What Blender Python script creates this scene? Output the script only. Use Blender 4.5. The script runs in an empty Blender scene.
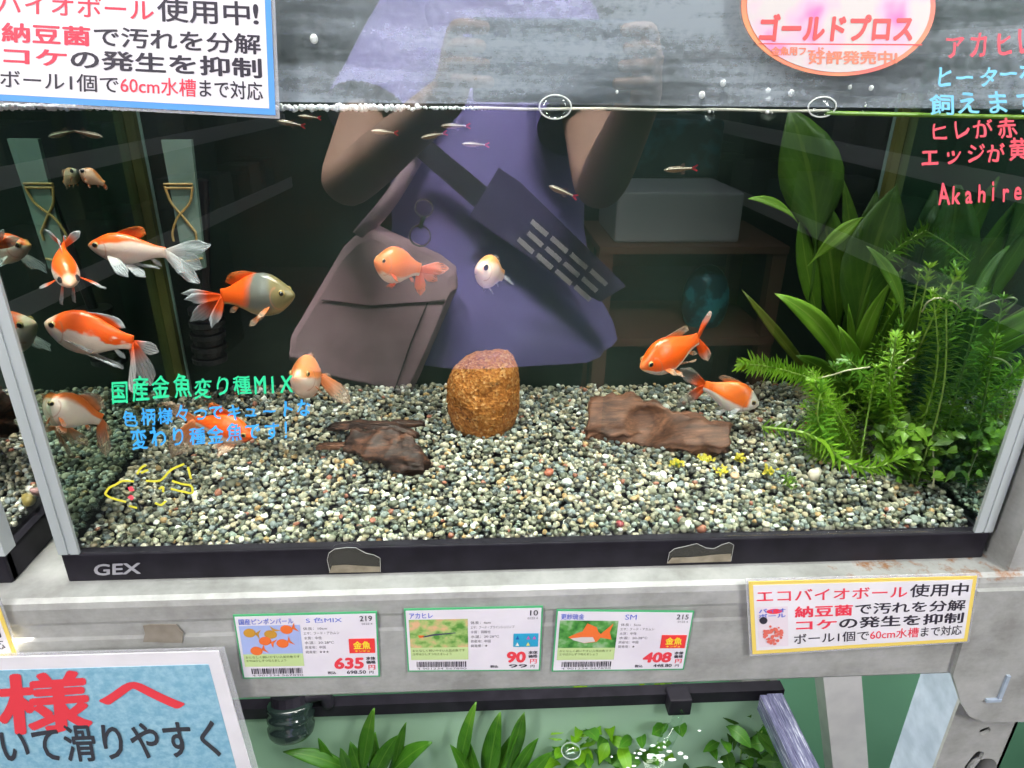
import bpy, bmesh, math, random
import numpy as np
from mathutils import Vector, Matrix, noise as mnoise

SC = bpy.context.scene
COL = SC.collection
random.seed(7); RNG = np.random.default_rng(7)

# ------------------------------------------------------------------ camera
F_PX = 710.0
CAM = Vector((-0.0433, -0.3743, 0.3013))
YAW, PITCH, ROLL = 0.0601, 0.4222, 0.0128
fw = Vector((math.sin(YAW)*math.cos(PITCH), math.cos(YAW)*math.cos(PITCH), -math.sin(PITCH)))
r0 = Vector((math.cos(YAW), -math.sin(YAW), 0)); u0 = r0.cross(fw)
RT = r0*math.cos(ROLL) + u0*math.sin(ROLL); UP = -r0*math.sin(ROLL) + u0*math.cos(ROLL)
cd = bpy.data.cameras.new('camera'); cam = bpy.data.objects.new('camera', cd); COL.objects.link(cam)
cd.sensor_width = 36; cd.lens = F_PX/1024*36; cd.clip_start = 0.005; cd.clip_end = 60
M = Matrix((RT, UP, -fw)).transposed().to_4x4(); M.translation = CAM
cam.matrix_world = M; SC.camera = cam

# ------------------------------------------------------------------ light
SC.view_settings.view_transform = 'Standard'; SC.view_settings.look = 'None'
SC.view_settings.gamma = 1; SC.view_settings.use_curve_mapping = False
SC.view_settings.exposure = 0.10
SC.cycles.use_denoising = True
SC.cycles.max_bounces = 10; SC.cycles.transparent_max_bounces = 40
SC.cycles.caustics_reflective = False; SC.cycles.caustics_refractive = False
W = bpy.data.worlds.new('world'); SC.world = W; W.use_nodes = True
WB = W.node_tree.nodes['Background']; WB.inputs[0].default_value = (0.86, 0.92, 1.0, 1); WB.inputs[1].default_value = 0.52

def area(name, loc, target, sx, sy, power, col=(1, 1, 1), spread=180):
    l = bpy.data.lights.new(name, 'AREA'); l.shape = 'RECTANGLE'; l.size = sx; l.size_y = sy; l.energy = power; l.color = col; l.spread = math.radians(spread)
    o = bpy.data.objects.new(name, l); COL.objects.link(o); o.location = loc
    o.rotation_euler = (Vector(target)-Vector(loc)).to_track_quat('-Z', 'Y').to_euler(); return o
for sx_ in (-1, 1): area('added_aisle_fill', (sx_*0.80, -0.80, 0.80), (sx_*0.12, 0.0, 0.02), 0.2, 0.9, 8.2, (1, .98, .95), 120)  # unseen fill lights added on both sides to light the beam face
area('added_gravel_fill', (-0.12, 0.035, 0.585), (-0.12, 0.022, 0), 0.84, 0.03, 3.6, (1, .98, .92), 48)  # unseen light added over the tanks to brighten the front gravel
area('added_low_tank_fill', (-0.06, 0.07, -0.03), (-0.04, 0.0, -.6), 0.70, 0.03, 2.2, (1, .98, .92))  # unseen light added under the shelf to brighten the low tank
area('added_person_fill', (0.0, -0.12, 1.50), (0, -1.0, 0.0), 1.2, 0.2, 36, (1, .98, .95), 48)  # unseen light added above the tank front to brighten the person

# ------------------------------------------------------------------ pixel -> place
def ray(px, py): return fw*F_PX + RT*(px-512) + UP*(384-py)
def PY(px, py, y): d = ray(px, py); return CAM + d*((y-CAM.y)/d.y)
def PZ(px, py, z): d = ray(px, py); return CAM + d*((z-CAM.z)/d.z)
def PX(px, py, x): d = ray(px, py); return CAM + d*((x-CAM.x)/d.x)
def gz(y): return 0.0232 + 0.10*max(0.0, y)
def PG(px, py):                      # a place on the sloping gravel bed
    d = ray(px, py)
    t = (CAM.z - 0.0232 - 0.10*CAM.y)/(0.10*d.y - d.z); return CAM + d*t

# ------------------------------------------------------------------ node materials
class NT:
    def __init__(s, name):
        s.m = bpy.data.materials.new(name); s.m.use_nodes = True; s.t = s.m.node_tree; s.t.nodes.clear()
        s.out = s.n('ShaderNodeOutputMaterial')
    def n(s, typ, **kw):
        nd = s.t.nodes.new(typ)
        for k, v in kw.items(): setattr(nd, k, v)
        return nd
    def l(s, a, b): s.t.links.new(a, b)
    def set(s, sock, v):
        if hasattr(v, 'is_linked') or isinstance(v, bpy.types.NodeSocket): s.l(v, sock)
        elif isinstance(v, (tuple, list)) and len(v) == 3 and sock.type == 'RGBA': sock.default_value = (*v, 1)
        else: sock.default_value = v
    def math(s, op, a, b=None, clamp=False):
        nd = s.n('ShaderNodeMath', operation=op, use_clamp=clamp); s.set(nd.inputs[0], a)
        if b is not None: s.set(nd.inputs[1], b)
        return nd.outputs[0]
    def noise(s, vec, scale, detail=3, rough=.5):
        nd = s.n('ShaderNodeTexNoise'); s.l(vec, nd.inputs['Vector'])
        nd.inputs['Scale'].default_value = scale; nd.inputs['Detail'].default_value = detail; nd.inputs['Roughness'].default_value = rough
        return nd.outputs['Fac']
    def ramp(s, fac, stops, interp='LINEAR'):
        nd = s.n('ShaderNodeValToRGB'); cr = nd.color_ramp; cr.interpolation = interp
        while len(cr.elements) < len(stops): cr.elements.new(.5)
        for e, (p, c) in zip(cr.elements, stops): e.position = p; e.color = (*c, 1) if len(c) == 3 else c
        s.l(fac, nd.inputs[0]); return nd.outputs[0]
    def mix(s, fac, a, b):
        nd = s.n('ShaderNodeMix', data_type='RGBA'); s.set(nd.inputs[0], fac); s.set(nd.inputs[6], a); s.set(nd.inputs[7], b); return nd.outputs[2]
    def coord(s, kind='Object', scale=None):
        o = s.n('ShaderNodeTexCoord').outputs[kind]
        if scale is None: return o
        mp = s.n('ShaderNodeMapping'); mp.inputs['Scale'].default_value = scale; s.l(o, mp.inputs[0]); return mp.outputs[0]
    def sep(s, v): nd = s.n('ShaderNodeSeparateXYZ'); s.l(v, nd.inputs[0]); return nd.outputs
    def bsdf(s, col, rough=.5, metal=0, spec=.5, bump=None, bumpd=.002, trans=0):
        p = s.n('ShaderNodeBsdfPrincipled'); s.set(p.inputs['Base Color'], col); s.set(p.inputs['Roughness'], rough)
        p.inputs['Metallic'].default_value = metal; p.inputs['Specular IOR Level'].default_value = spec
        if bump is not None:
            b = s.n('ShaderNodeBump'); b.inputs['Strength'].default_value = .6; b.inputs['Distance'].default_value = bumpd
            s.l(bump, b.inputs['Height']); s.l(b.outputs[0], p.inputs['Normal'])
        return p.outputs[0]
    def shmix(s, fac, a, b):
        nd = s.n('ShaderNodeMixShader'); s.set(nd.inputs[0], fac); s.l(a, nd.inputs[1]); s.l(b, nd.inputs[2]); return nd.outputs[0]
    def transp(s, c=(1, 1, 1)): nd = s.n('ShaderNodeBsdfTransparent'); s.set(nd.inputs[0], c); return nd.outputs[0]
    def glossy(s, c=(1, 1, 1), r=0.0): nd = s.n('ShaderNodeBsdfGlossy'); s.set(nd.inputs[0], c); nd.inputs['Roughness'].default_value = r; return nd.outputs[0]
    def diffuse(s, c): nd = s.n('ShaderNodeBsdfDiffuse'); s.set(nd.inputs[0], c); return nd.outputs[0]
    def transl(s, c): nd = s.n('ShaderNodeBsdfTranslucent'); s.set(nd.inputs[0], c); return nd.outputs[0]
    def fresnel(s, ior):                       # Schlick, the same from both sides of the pane
        f0 = ((ior-1)/(ior+1))**2; g = s.n('ShaderNodeNewGeometry'); d = s.n('ShaderNodeVectorMath', operation='DOT_PRODUCT')
        s.l(g.outputs['Normal'], d.inputs[0]); s.l(g.outputs['Incoming'], d.inputs[1])
        k = s.math('POWER', s.math('SUBTRACT', 1.0, s.math('ABSOLUTE', d.outputs['Value'])), 5)
        return s.math('ADD', s.math('MULTIPLY', k, 1-f0), f0, True)
    def done(s, sh): s.l(sh, s.out.inputs['Surface']); return s.m

def S(r, g, b):                      # sRGB 0-255 -> linear
    f = lambda c: (c/255/12.92) if c/255 <= .04045 else ((c/255+.055)/1.055)**2.4
    return (f(r), f(g), f(b))
_mc = {}
def plain(name, col, rough=.5, metal=0, spec=.5):
    if name not in _mc: t = NT(name); _mc[name] = t.done(t.bsdf(col, rough, metal, spec))
    return _mc[name]
def mottled(name, c1, c2, scale, rough=.5, metal=0, bumpd=.0, vscale=(1, 1, 1), detail=4, lo=.35, hi=.65, spec=.5):
    t = NT(name); v = t.coord('Object', vscale); f = t.noise(v, scale, detail)
    c = t.ramp(f, [(lo, c1), (hi, c2)])
    return t.done(t.bsdf(c, rough, metal, spec, f if bumpd else None, bumpd))
def glass_mat(name, ior, tint=(.97, .99, .98), refl=(1, 1, 1)):
    t = NT(name); return t.done(t.shmix(t.fresnel(ior), t.transp(tint), t.glossy(refl)))
def clear_mat(name, tint): t = NT(name); return t.done(t.transp(tint))

FRONT_IOR = 2.2
M_FRONT = glass_mat('front_glass', FRONT_IOR, (.97, .985, .975))
M_PANE = glass_mat('side_glass', 1.3, (.93, .97, .95))
t = NT('mirroring_side_glass'); M_SIDE = t.done(t.shmix(.93, t.transp((.5, .6, .55)), t.glossy((.60, .76, .68), .004)))
M_CLEAR = clear_mat('glass_edge_clear', (.985, .995, .99))
M_BLACK = mottled('black_plastic', S(22, 20, 27), S(32, 30, 38), 60, .5, spec=.2)
t = NT('galvanized_steel'); v = t.coord(); f = t.noise(v, 26, 5, .65); f2 = t.noise(t.coord('Object', (1, 1, 3)), 150, 3)
c = t.ramp(t.math('ADD', t.math('MULTIPLY', f, .8), t.math('MULTIPLY', f2, .10)), [(.30, (.30, .30, .285)), (.48, (.43, .435, .42)), (.66, (.54, .54, .525))])
x, y, z = t.sep(v)
ru = t.math('MULTIPLY', t.noise(v, 95, 5, .7), t.math('MULTIPLY', t.math('SMOOTH_MIN', t.math('MULTIPLY', t.math('SUBTRACT', x, .10), 9, True), 1), t.math('MULTIPLY', t.math('MULTIPLY', t.math('ADD', z, .019), 60, True), t.math('LESS_THAN', z, .003))))
ru = t.ramp(ru, [(.46, (0, 0, 0)), (.60, (1, 1, 1))])
c = t.mix(ru, c, (.30, .15, .07))
M_GALV = t.done(t.bsdf(c, .52, .25, .5, f2, .0002))
M_GALVB = mottled('galvanized_bracing', (.34, .41, .50), (.46, .54, .64), 60, .5, .1)
M_ALU = mottled('aluminium_trim', (.38, .42, .43), (.52, .57, .58), 14, .35, .15, vscale=(1, 1, .15))
M_WHITE = mottled('white_paper', (.73, .71, .75), (.79, .77, .81), 40, .35)
def ink(name, c): return plain('ink_'+name, c, .45)
I_RED = ink('red', (.80, .05, .09)); I_BLK = ink('black', (.035, .03, .045)); I_GRY = ink('grey', (.16, .15, .17)); I_BLU = ink('blue', (.10, .16, .62))

# ------------------------------------------------------------------ mesh helpers
_loc = {}
def tag(o, label=None, cat=None, group=None, kind=None):
    if label: o['label'] = label
    if cat: o['category'] = cat
    if group: o['group'] = group
    if kind: o['kind'] = kind
    return o
def thing(name, label, cat, loc=(0, 0, 0), group=None):
    o = bpy.data.objects.new(name, None); COL.objects.link(o); o.location = loc; o.empty_display_size = .02
    _loc[o.name] = Vector(loc); return tag(o, label, cat, group)
def obj(name, V, Fc, mats, parent=None, smooth=False, mi=None, local=False, uv=None):
    me = bpy.data.meshes.new(name)
    me.from_pydata([tuple(v) for v in V], [], [tuple(f) for f in Fc]); 
    for m in (mats if isinstance(mats, (list, tuple)) else [mats]): me.materials.append(m)
    if mi is not None: me.polygons.foreach_set('material_index', np.array(mi, dtype=np.int32))
    if smooth: me.polygons.foreach_set('use_smooth', np.ones(len(me.polygons), dtype=bool))
    if uv is not None:
        ul = me.uv_layers.new(name='uv'); idx = np.zeros(len(me.loops), dtype=np.int32); me.loops.foreach_get('vertex_index', idx)
        ul.data.foreach_set('uv', np.array(uv, dtype=np.float32)[idx].ravel())
    me.update()
    o = bpy.data.objects.new(name, me); COL.objects.link(o)
    if parent is not None:
        o.parent = parent
        if not local: o.matrix_parent_inverse = Matrix.Translation(_loc.get(parent.name, Vector((0, 0, 0)))).inverted()
        _loc[o.name] = Vector((0, 0, 0))
    return o
class MB:
    def __init__(s): s.V = []; s.F = []; s.I = []
    def add(s, V, Fc, mi=0):
        k = len(s.V); s.V += [Vector(v) for v in V]; s.F += [tuple(i+k for i in f) for f in Fc]; s.I += [mi]*len(Fc); return s
    def box(s, a, b, mi=0, bev=0.0):
        x0, y0, z0 = a; x1, y1, z1 = b
        if bev <= 0:
            V = [(x0, y0, z0), (x1, y0, z0), (x1, y1, z0), (x0, y1, z0), (x0, y0, z1), (x1, y0, z1), (x1, y1, z1), (x0, y1, z1)]
            return s.add(V, [(0, 3, 2, 1), (4, 5, 6, 7), (0, 1, 5, 4), (1, 2, 6, 5), (2, 3, 7, 6), (3, 0, 4, 7)], mi)
        bm = bmesh.new(); bmesh.ops.create_cube(bm, size=1)
        for v in bm.verts: v.co = Vector(((x0+x1)/2+v.co.x*(x1-x0), (y0+y1)/2+v.co.y*(y1-y0), (z0+z1)/2+v.co.z*(z1-z0)))
        bmesh.ops.bevel(bm, geom=bm.edges[:], offset=bev, segments=2, affect='EDGES', profile=.5)
        return s.bm(bm, mi)
    def bm(s, bm, mi=0, mat=None):
        bm.verts.index_update(); V = [(mat @ v.co if mat else v.co.copy()) for v in bm.verts]; Fc = [[v.index for v in f.verts] for f in bm.faces]; bm.free(); return s.add(V, Fc, mi)
    def sphere(s, c, r, mi=0, seg=12, sc=(1, 1, 1)):
        bm = bmesh.new(); bmesh.ops.create_uvsphere(bm, u_segments=seg, v_segments=max(6, seg//2+2), radius=r)
        return s.bm(bm, mi, Matrix.Translation(c) @ Matrix.Diagonal((*sc, 1)))
    def tube(s, pts, rad, n=8, mi=0, flat=1.0, nrm=None, cap=True):
        pts = [Vector(p) for p in pts]; N = len(pts); rad = rad if isinstance(rad, (list, tuple)) else [rad]*N
        prev = None; V = []; Fc = []
        for i, p in enumerate(pts):
            d = (pts[min(i+1, N-1)]-pts[max(i-1, 0)]).normalized()
            if nrm is not None: a = Vector(nrm) - d*Vector(nrm).dot(d)
            elif prev is None: a = d.orthogonal()
            else: a = prev - d*prev.dot(d)
            if a.length < 1e-6: a = d.orthogonal()
            a.normalize(); prev = a; b = d.cross(a)
            for j in range(n):
                th = 2*math.pi*j/n; V.append(p + a*(math.cos(th)*rad[i]*flat) + b*(math.sin(th)*rad[i]))
        for i in range(N-1):
            for j in range(n): Fc.append((i*n+j, i*n+(j+1) % n, (i+1)*n+(j+1) % n, (i+1)*n+j))
        if cap: Fc.append(tuple(range(n-1, -1, -1))); Fc.append(tuple((N-1)*n+j for j in range(n)))
        return s.add(V, Fc, mi)
    def prism(s, pts, off, mi=0):          # polygon swept by a vector
        pts = [Vector(p) for p in pts]; off = Vector(off); n = len(pts)
        return s.add(pts+[p+off for p in pts], [tuple(range(n)), tuple(range(2*n-1, n-1, -1))]+[(i, i+n, (i+1) % n+n, (i+1) % n) for i in range(n)], mi)
    def bar(s, a, b, w, d, side=(1, 0, 0), mi=0):
        a = Vector(a); b = Vector(b); ax = (b-a).normalized(); sd = Vector(side); sd = (sd-ax*sd.dot(ax)).normalized(); t = ax.cross(sd)
        return s.prism([a+sd*w/2+t*d/2, a-sd*w/2+t*d/2, a-sd*w/2-t*d/2, a+sd*w/2-t*d/2], b-a, mi)
    def build(s, name, mats, parent=None, smooth=False, local=False): return obj(name, s.V, s.F, mats, parent, smooth, s.I, local)
def copy_tree(o, parent=None):
    c = o.copy(); COL.objects.link(c)
    if parent is not None: c.parent = parent
    for ch in list(o.children): copy_tree(ch, c)
    return c
def smooth_path(pts, n=8):
    pts = [Vector(p) for p in pts]; out = []
    P = [pts[0]*2-pts[1]]+pts+[pts[-1]*2-pts[-2]]
    for i in range(1, len(P)-2):
        for k in range(n):
            t = k/n; a, b, c, d = P[i-1], P[i], P[i+1], P[i+2]
            out.append(.5*((2*b)+(c-a)*t+(2*a-5*b+4*c-d)*t*t+(3*b-a-3*c+d)*t**3))
    out.append(pts[-1]); return out

# ------------------------------------------------------------------ lettering
_tc = {}
def glyphs(s, bold=0.0):
    key = (s, bold)
    if key not in _tc:
        cu = bpy.data.curves.new('t', 'FONT'); cu.body = s; cu.resolution_u = 3
        o = bpy.data.objects.new('t', cu); COL.objects.link(o); bpy.context.view_layer.update()
        me = bpy.data.meshes.new_from_object(o.evaluated_get(bpy.context.evaluated_depsgraph_get()))
        V = np.array([(v.co[0], v.co[1], 0.0) for v in me.vertices]); Fc = [tuple(p.vertices) for p in me.polygons]
        bpy.data.objects.remove(o); bpy.data.curves.remove(cu); bpy.data.meshes.remove(me)
        b = bold*.8
        if b > 0:                                  # a heavier stroke: the same outline laid down again a hair to each side
            n = len(V); sh = [(0, 0), (b, 0), (-b, 0), (0, b), (0, -b), (b*.7, b*.7), (-b*.7, -b*.7), (b*.7, -b*.7), (-b*.7, b*.7)]
            V = np.concatenate([np.column_stack([V[:, :2]+np.array(d), np.full(n, 7e-6*k)]) for k, d in enumerate(sh)]); Fc = [tuple(i+k*n for i in f) for k in range(len(sh)) for f in Fc]
        _tc[key] = (V, Fc)
    return _tc[key]
class Quad:
    """A sheet given by four corners in the scene; u runs right, v runs down."""
    def __init__(s, tl, tr, br, bl, sag=0.0):
        s.c = [Vector(p) for p in (tl, tr, br, bl)]; s.sag = sag
        s.n = ((s.c[1]-s.c[0]).cross(s.c[0]-s.c[3])).normalized()
        if s.n.y > 0: s.n = -s.n
    def p(s, u, v, off=0.0):
        tl, tr, br, bl = s.c
        return tl*(1-u)*(1-v)+tr*u*(1-v)+br*u*v+bl*(1-u)*v + s.n*(off + s.sag*math.sin(math.pi*u)*.5)
    def sheet(s, u0, v0, u1, v1, off, th, mb=None, n=8, mi=0):
        mb = mb or MB(); V = []; Fc = []
        for k, o in ((0, off), (1, off-th)):
            for i in range(n+1):
                for j in (0, 1): V.append(s.p(u0+(u1-u0)*i/n, (v0, v1)[j], o))
        A = lambda k, i, j: k*(n+1)*2+i*2+j
        for i in range(n):
            Fc += [(A(0, i, 0), A(0, i, 1), A(0, i+1, 1), A(0, i+1, 0)), (A(1, i, 0), A(1, i+1, 0), A(1, i+1, 1), A(1, i, 1)),
                   (A(0, i, 0), A(0, i+1, 0), A(1, i+1, 0), A(1, i, 0)), (A(0, i, 1), A(1, i, 1), A(1, i+1, 1), A(0, i+1, 1))]
        Fc += [(A(0, 0, 0), A(1, 0, 0), A(1, 0, 1), A(0, 0, 1)), (A(0, n, 0), A(0, n, 1), A(1, n, 1), A(1, n, 0))]
        return mb.add(V, Fc, mi)
    def text(s, st, u0, v0, u1, v1, mat, parent, bold=0.0, off=.0004, name='lettering', slant=0.0, em=True):
        V, Fc = glyphs(st, bold)
        x0, x1 = V[:, 0].min(), V[:, 0].max(); y0, y1 = V[:, 1].min(), V[:, 1].max()
        if em and any(ord(c) > 0x3000 for c in st): y0, y1 = min(y0, -.08), max(y1, .82)
        P = [s.p(u0+(u1-u0)*((x-x0)/(x1-x0)+slant*(y-y0)), v1-(v1-v0)*(y-y0)/(y1-y0), off+zl) for x, y, zl in V]
        return obj(name, P, Fc, mat, parent)
    def poly(s, pts, mat, parent, off=.0003, name='print'):
        return obj(name, [s.p(u, v, off) for u, v in pts], [tuple(range(len(pts)))], mat, parent)
def qpix(pts, y): return Quad(*[PY(a, b, y) for a, b in pts])

# ------------------------------------------------------------------ the setting
def structure(name, mb, mat): o = mb.build(name, mat); o['kind'] = 'structure'; return o
FLOOR = -1.12
M_FLOOR = mottled('concrete_floor', (.045, .045, .048), (.075, .075, .075), 6, .6)
structure('floor', MB().box((-3.2, -5.0, FLOOR-.05), (3.2, .6, FLOOR)), M_FLOOR)
M_GREENWALL = mottled('green_wall_paint', S(122, 188, 148), S(138, 204, 164), 3, .5)
structure('wall_back', MB().box((-3.2, .48, FLOOR), (3.2, .55, 1.9)), M_GREENWALL)
M_DARKWALL = mottled('dark_wall_paint', (.03, .035, .035), (.05, .055, .055), 3, .7)
structure('wall_front', MB().box((-3.2, -5.06, FLOOR), (3.2, -5.0, 1.9)), M_DARKWALL)
structure('wall_left', MB().box((-3.26, -5.0, FLOOR), (-3.2, .55, 1.9)), M_DARKWALL)
structure('wall_right', MB().box((3.2, -5.0, FLOOR), (3.26, .55, 1.9)), M_DARKWALL)
# lamp bodies added for the unseen fill lights
M_ADDED_GLOW = NT('added_lamp_diffuser'); em = M_ADDED_GLOW.n('ShaderNodeEmission'); em.inputs[1].default_value = 4; M_ADDED_GLOW = M_ADDED_GLOW.done(em.outputs[0])
for a_, b_, lab in (((-.7, -.23), (.9, -.01), 'long white fill lamp added right above the tank front'), ((-.88, -1.27), (-.68, -.35), 'white fill lamp added left of the tank'), ((.68, -1.27), (.88, -.35), 'white fill lamp added right of the tank')):
    z_ = 1.51 if a_[1] > -1 else .82
    lp = thing('added_lamp', lab, 'lamp', ((a_[0]+b_[0])/2, (a_[1]+b_[1])/2, z_))
    MB().box((*a_, z_+.013), (*b_, z_+.06), bev=.006).build('added_lamp_housing', plain('added_lamp_white', (.7, .7, .7)), lp)
    MB().box((a_[0]+.01, a_[1]+.01, z_), (b_[0]-.01, b_[1]-.01, z_+.013)).build('added_lamp_diffuser', M_ADDED_GLOW, lp)
    for k_ in (.2, .8):
        cx_, cy_ = a_[0]+(b_[0]-a_[0])*(k_ if z_ > 1.3 else .5), a_[1]+(b_[1]-a_[1])*(.5 if z_ > 1.3 else k_)
        MB().tube([(cx_, cy_, z_+.06), (cx_, cy_, 1.9)], .004).build('added_lamp_cable', M_BLACK, lp)

# ------------------------------------------------------------------ the rack
rack = thing('metal_shelf_rack', 'galvanized steel rack with a deep front beam carrying the large tank', 'rack', (0, 0, FLOOR))
YB = -.020
prof = [(YB+.004, 0.0), (YB+.001, -.002), (YB, -.006), (YB, -.0165), (YB+.0007, -.019), (YB+.0007, -.0285), (YB, -.031), (YB, -.084), (YB+.003, -.088), (YB+.014, -.088), (YB+.014, -.084), (.010, -.006), (.010, 0.0)]
n = len(prof); V = [(-1.0, a, b) for a, b in prof]+[(.345, a, b) for a, b in prof]
obj('front_beam', V, [(i, (i+1) % n, (i+1) % n+n, i+n) for i in range(n)]+[tuple(range(n-1, -1, -1)), tuple(range(n, 2*n))], M_GALV, rack)
MB().box((-1.0, .010, -.004), (.345, .34, -.0008)).build('shelf_deck', M_GALV, rack)
MB().box((-1.0, .335, -.06), (.345, .345, 0)).build('rear_beam', M_GALV, rack)
MB().box((-1.0, .03, .600), (.36, .34, .606)).build('added_shade_deck', M_GALV, rack)  # unseen deck added overhead to keep the back of the tank dark
MB().box((-1.0, .02, .555), (.36, .032, .606)).build('added_shade_beam', M_GALV, rack)  # unseen front edge of the added shading deck
def plate_with_holes(x0, x1, z0, z1, y, th, holes):
    cu = bpy.data.curves.new('plate', 'CURVE'); cu.dimensions = '2D'; cu.fill_mode = 'BOTH'; cu.extrude = th/2
    def spl(pts):
        sp = cu.splines.new('POLY'); sp.points.add(len(pts)-1); sp.use_cyclic_u = True
        for p, (a, b) in zip(sp.points, pts): p.co = (a, b, 0, 1)
    spl([(x0, z0), (x1, z0), (x1, z1), (x0, z1)])
    for cx, cz, hw, hh, pw, ang in holes:
        ring = []
        for a in np.linspace(0, 2*math.pi, 33)[:-1]:
            ca, sa = math.cos(a), math.sin(a); u = math.copysign(abs(ca)**(2/pw), ca)*hw; v = math.copysign(abs(sa)**(2/pw), sa)*hh
            ring.append((cx+u*math.cos(ang)-v*math.sin(ang), cz+u*math.sin(ang)+v*math.cos(ang)))
        spl(ring)
    o = bpy.data.objects.new('plate', cu); COL.objects.link(o); bpy.context.view_layer.update()
    me = bpy.data.meshes.new_from_object(o.evaluated_get(bpy.context.evaluated_depsgraph_get()))
    V = [(v.co.x, y+th/2-v.co.z, v.co.y) for v in me.vertices]; Fc = [tuple(p.vertices) for p in me.polygons]
    bpy.data.objects.remove(o); bpy.data.curves.remove(cu); bpy.data.meshes.remove(me); return V, Fc
hole_list = []
for px, py, hw, hh, pw, ang in ((1019, 505, .0055, .0065, 2, 0), (985, 731, .0040, .0032, 4, .5), (972, 764, .0042, .014, 4, -.25), (1012, 768, .011, .012, 2, 0), (958, 806, .0045, .014, 4, -.25)):
    c_ = PY(px, py, YB+.004); hole_list.append((min(max(c_.x, .309+hw*1.1), .359-hw*1.1), c_.z, hw, hh, pw, ang))
for k in range(1, 4): hole_list.append((.330, .04+.045*k, .0055, .0065, 2, 0))
upr = MB(); upr.add(*plate_with_holes(.308, .360, -.36, .20, YB+.004, .0025, hole_list))
upr.box((.3575, YB+.004, -.36), (.360, .045, .62)); upr.box((.308, YB+.004, .20), (.360, YB+.0065, .62)); upr.box((.308, YB+.004, FLOOR), (.360, YB+.0065, -.36))
upr.box((.3575, YB+.004, FLOOR), (.360, .045, -.36)); upr.build('upright_post', M_GALV, rack)
MB().box((.3105, .024, -.36), (.3575, .0255, .62)).build('added_hole_backing', M_GALVB, rack)  # plate added inside the post so the holes stay dark
gp = [PY(a, b, YB-.0035) for a, b in ((953, 676), (962, 705), (970, 717), (984, 722), (1040, 722), (1044, 590), (978, 592))]
MB().prism(gp, (0, .0035, 0)).build('corner_plate', M_GALV, rack)
hk = PY(1000, 690, YB-.0040)
MB().box((hk.x-.008, YB-.0055, hk.z-.0105), (hk.x+.003, YB-.003, hk.z-.008)).box((hk.x+.0005, YB-.0052, hk.z-.009), (hk.x+.003, YB-.003, hk.z+.014)).build('hook_tab', M_GALVB, rack)
MB().box((.308, YB+.0066, -.36), (.3105, .026, -.001)).build('post_flange', M_GALVB, rack)
MB().box((.308, YB+.0066, -.001), (.3105, .026, .62)).build('post_flange', M_GALV, rack)
st0 = PY(840, 655, .3); st1 = PY(858, 850, .3)
MB().bar(st0, st1, .050, .003, (1, 0, 0)).bar(st0+Vector((-.024, .016, 0)), st1+Vector((-.024, .016, 0)), .003, .034, (1, 0, 0)).build('rear_strut', mottled('pale_steel', (.74, .72, .75), (.84, .82, .84), 30, .5, 0), rack)
for xx in (-.98, ):
    MB().box((xx, YB+.004, FLOOR), (xx+.05, .03, .62), bev=.002).build('upright_post', M_GALV, rack)
for xx in (-.98, .31): MB().box((xx, .31, FLOOR), (xx+.05, .345, .62), bev=.002).build('rear_upright_post', M_GALV, rack)
MB().box((-.98, -.14, -.615), (.36, .33, -.6)).build('lower_shelf_deck', M_GALV, rack)
MB().box((-.54, .028, .590), (.30, .042, .600)).build('added_lamp_strip', M_ADDED_GLOW, rack)  # glowing strip added to go with the gravel fill light
MB().box((-.43, .062, -.026), (.30, .078, -.016)).build('added_lamp_strip', M_ADDED_GLOW, rack)  # glowing strip added to go with the low tank fill light

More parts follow.
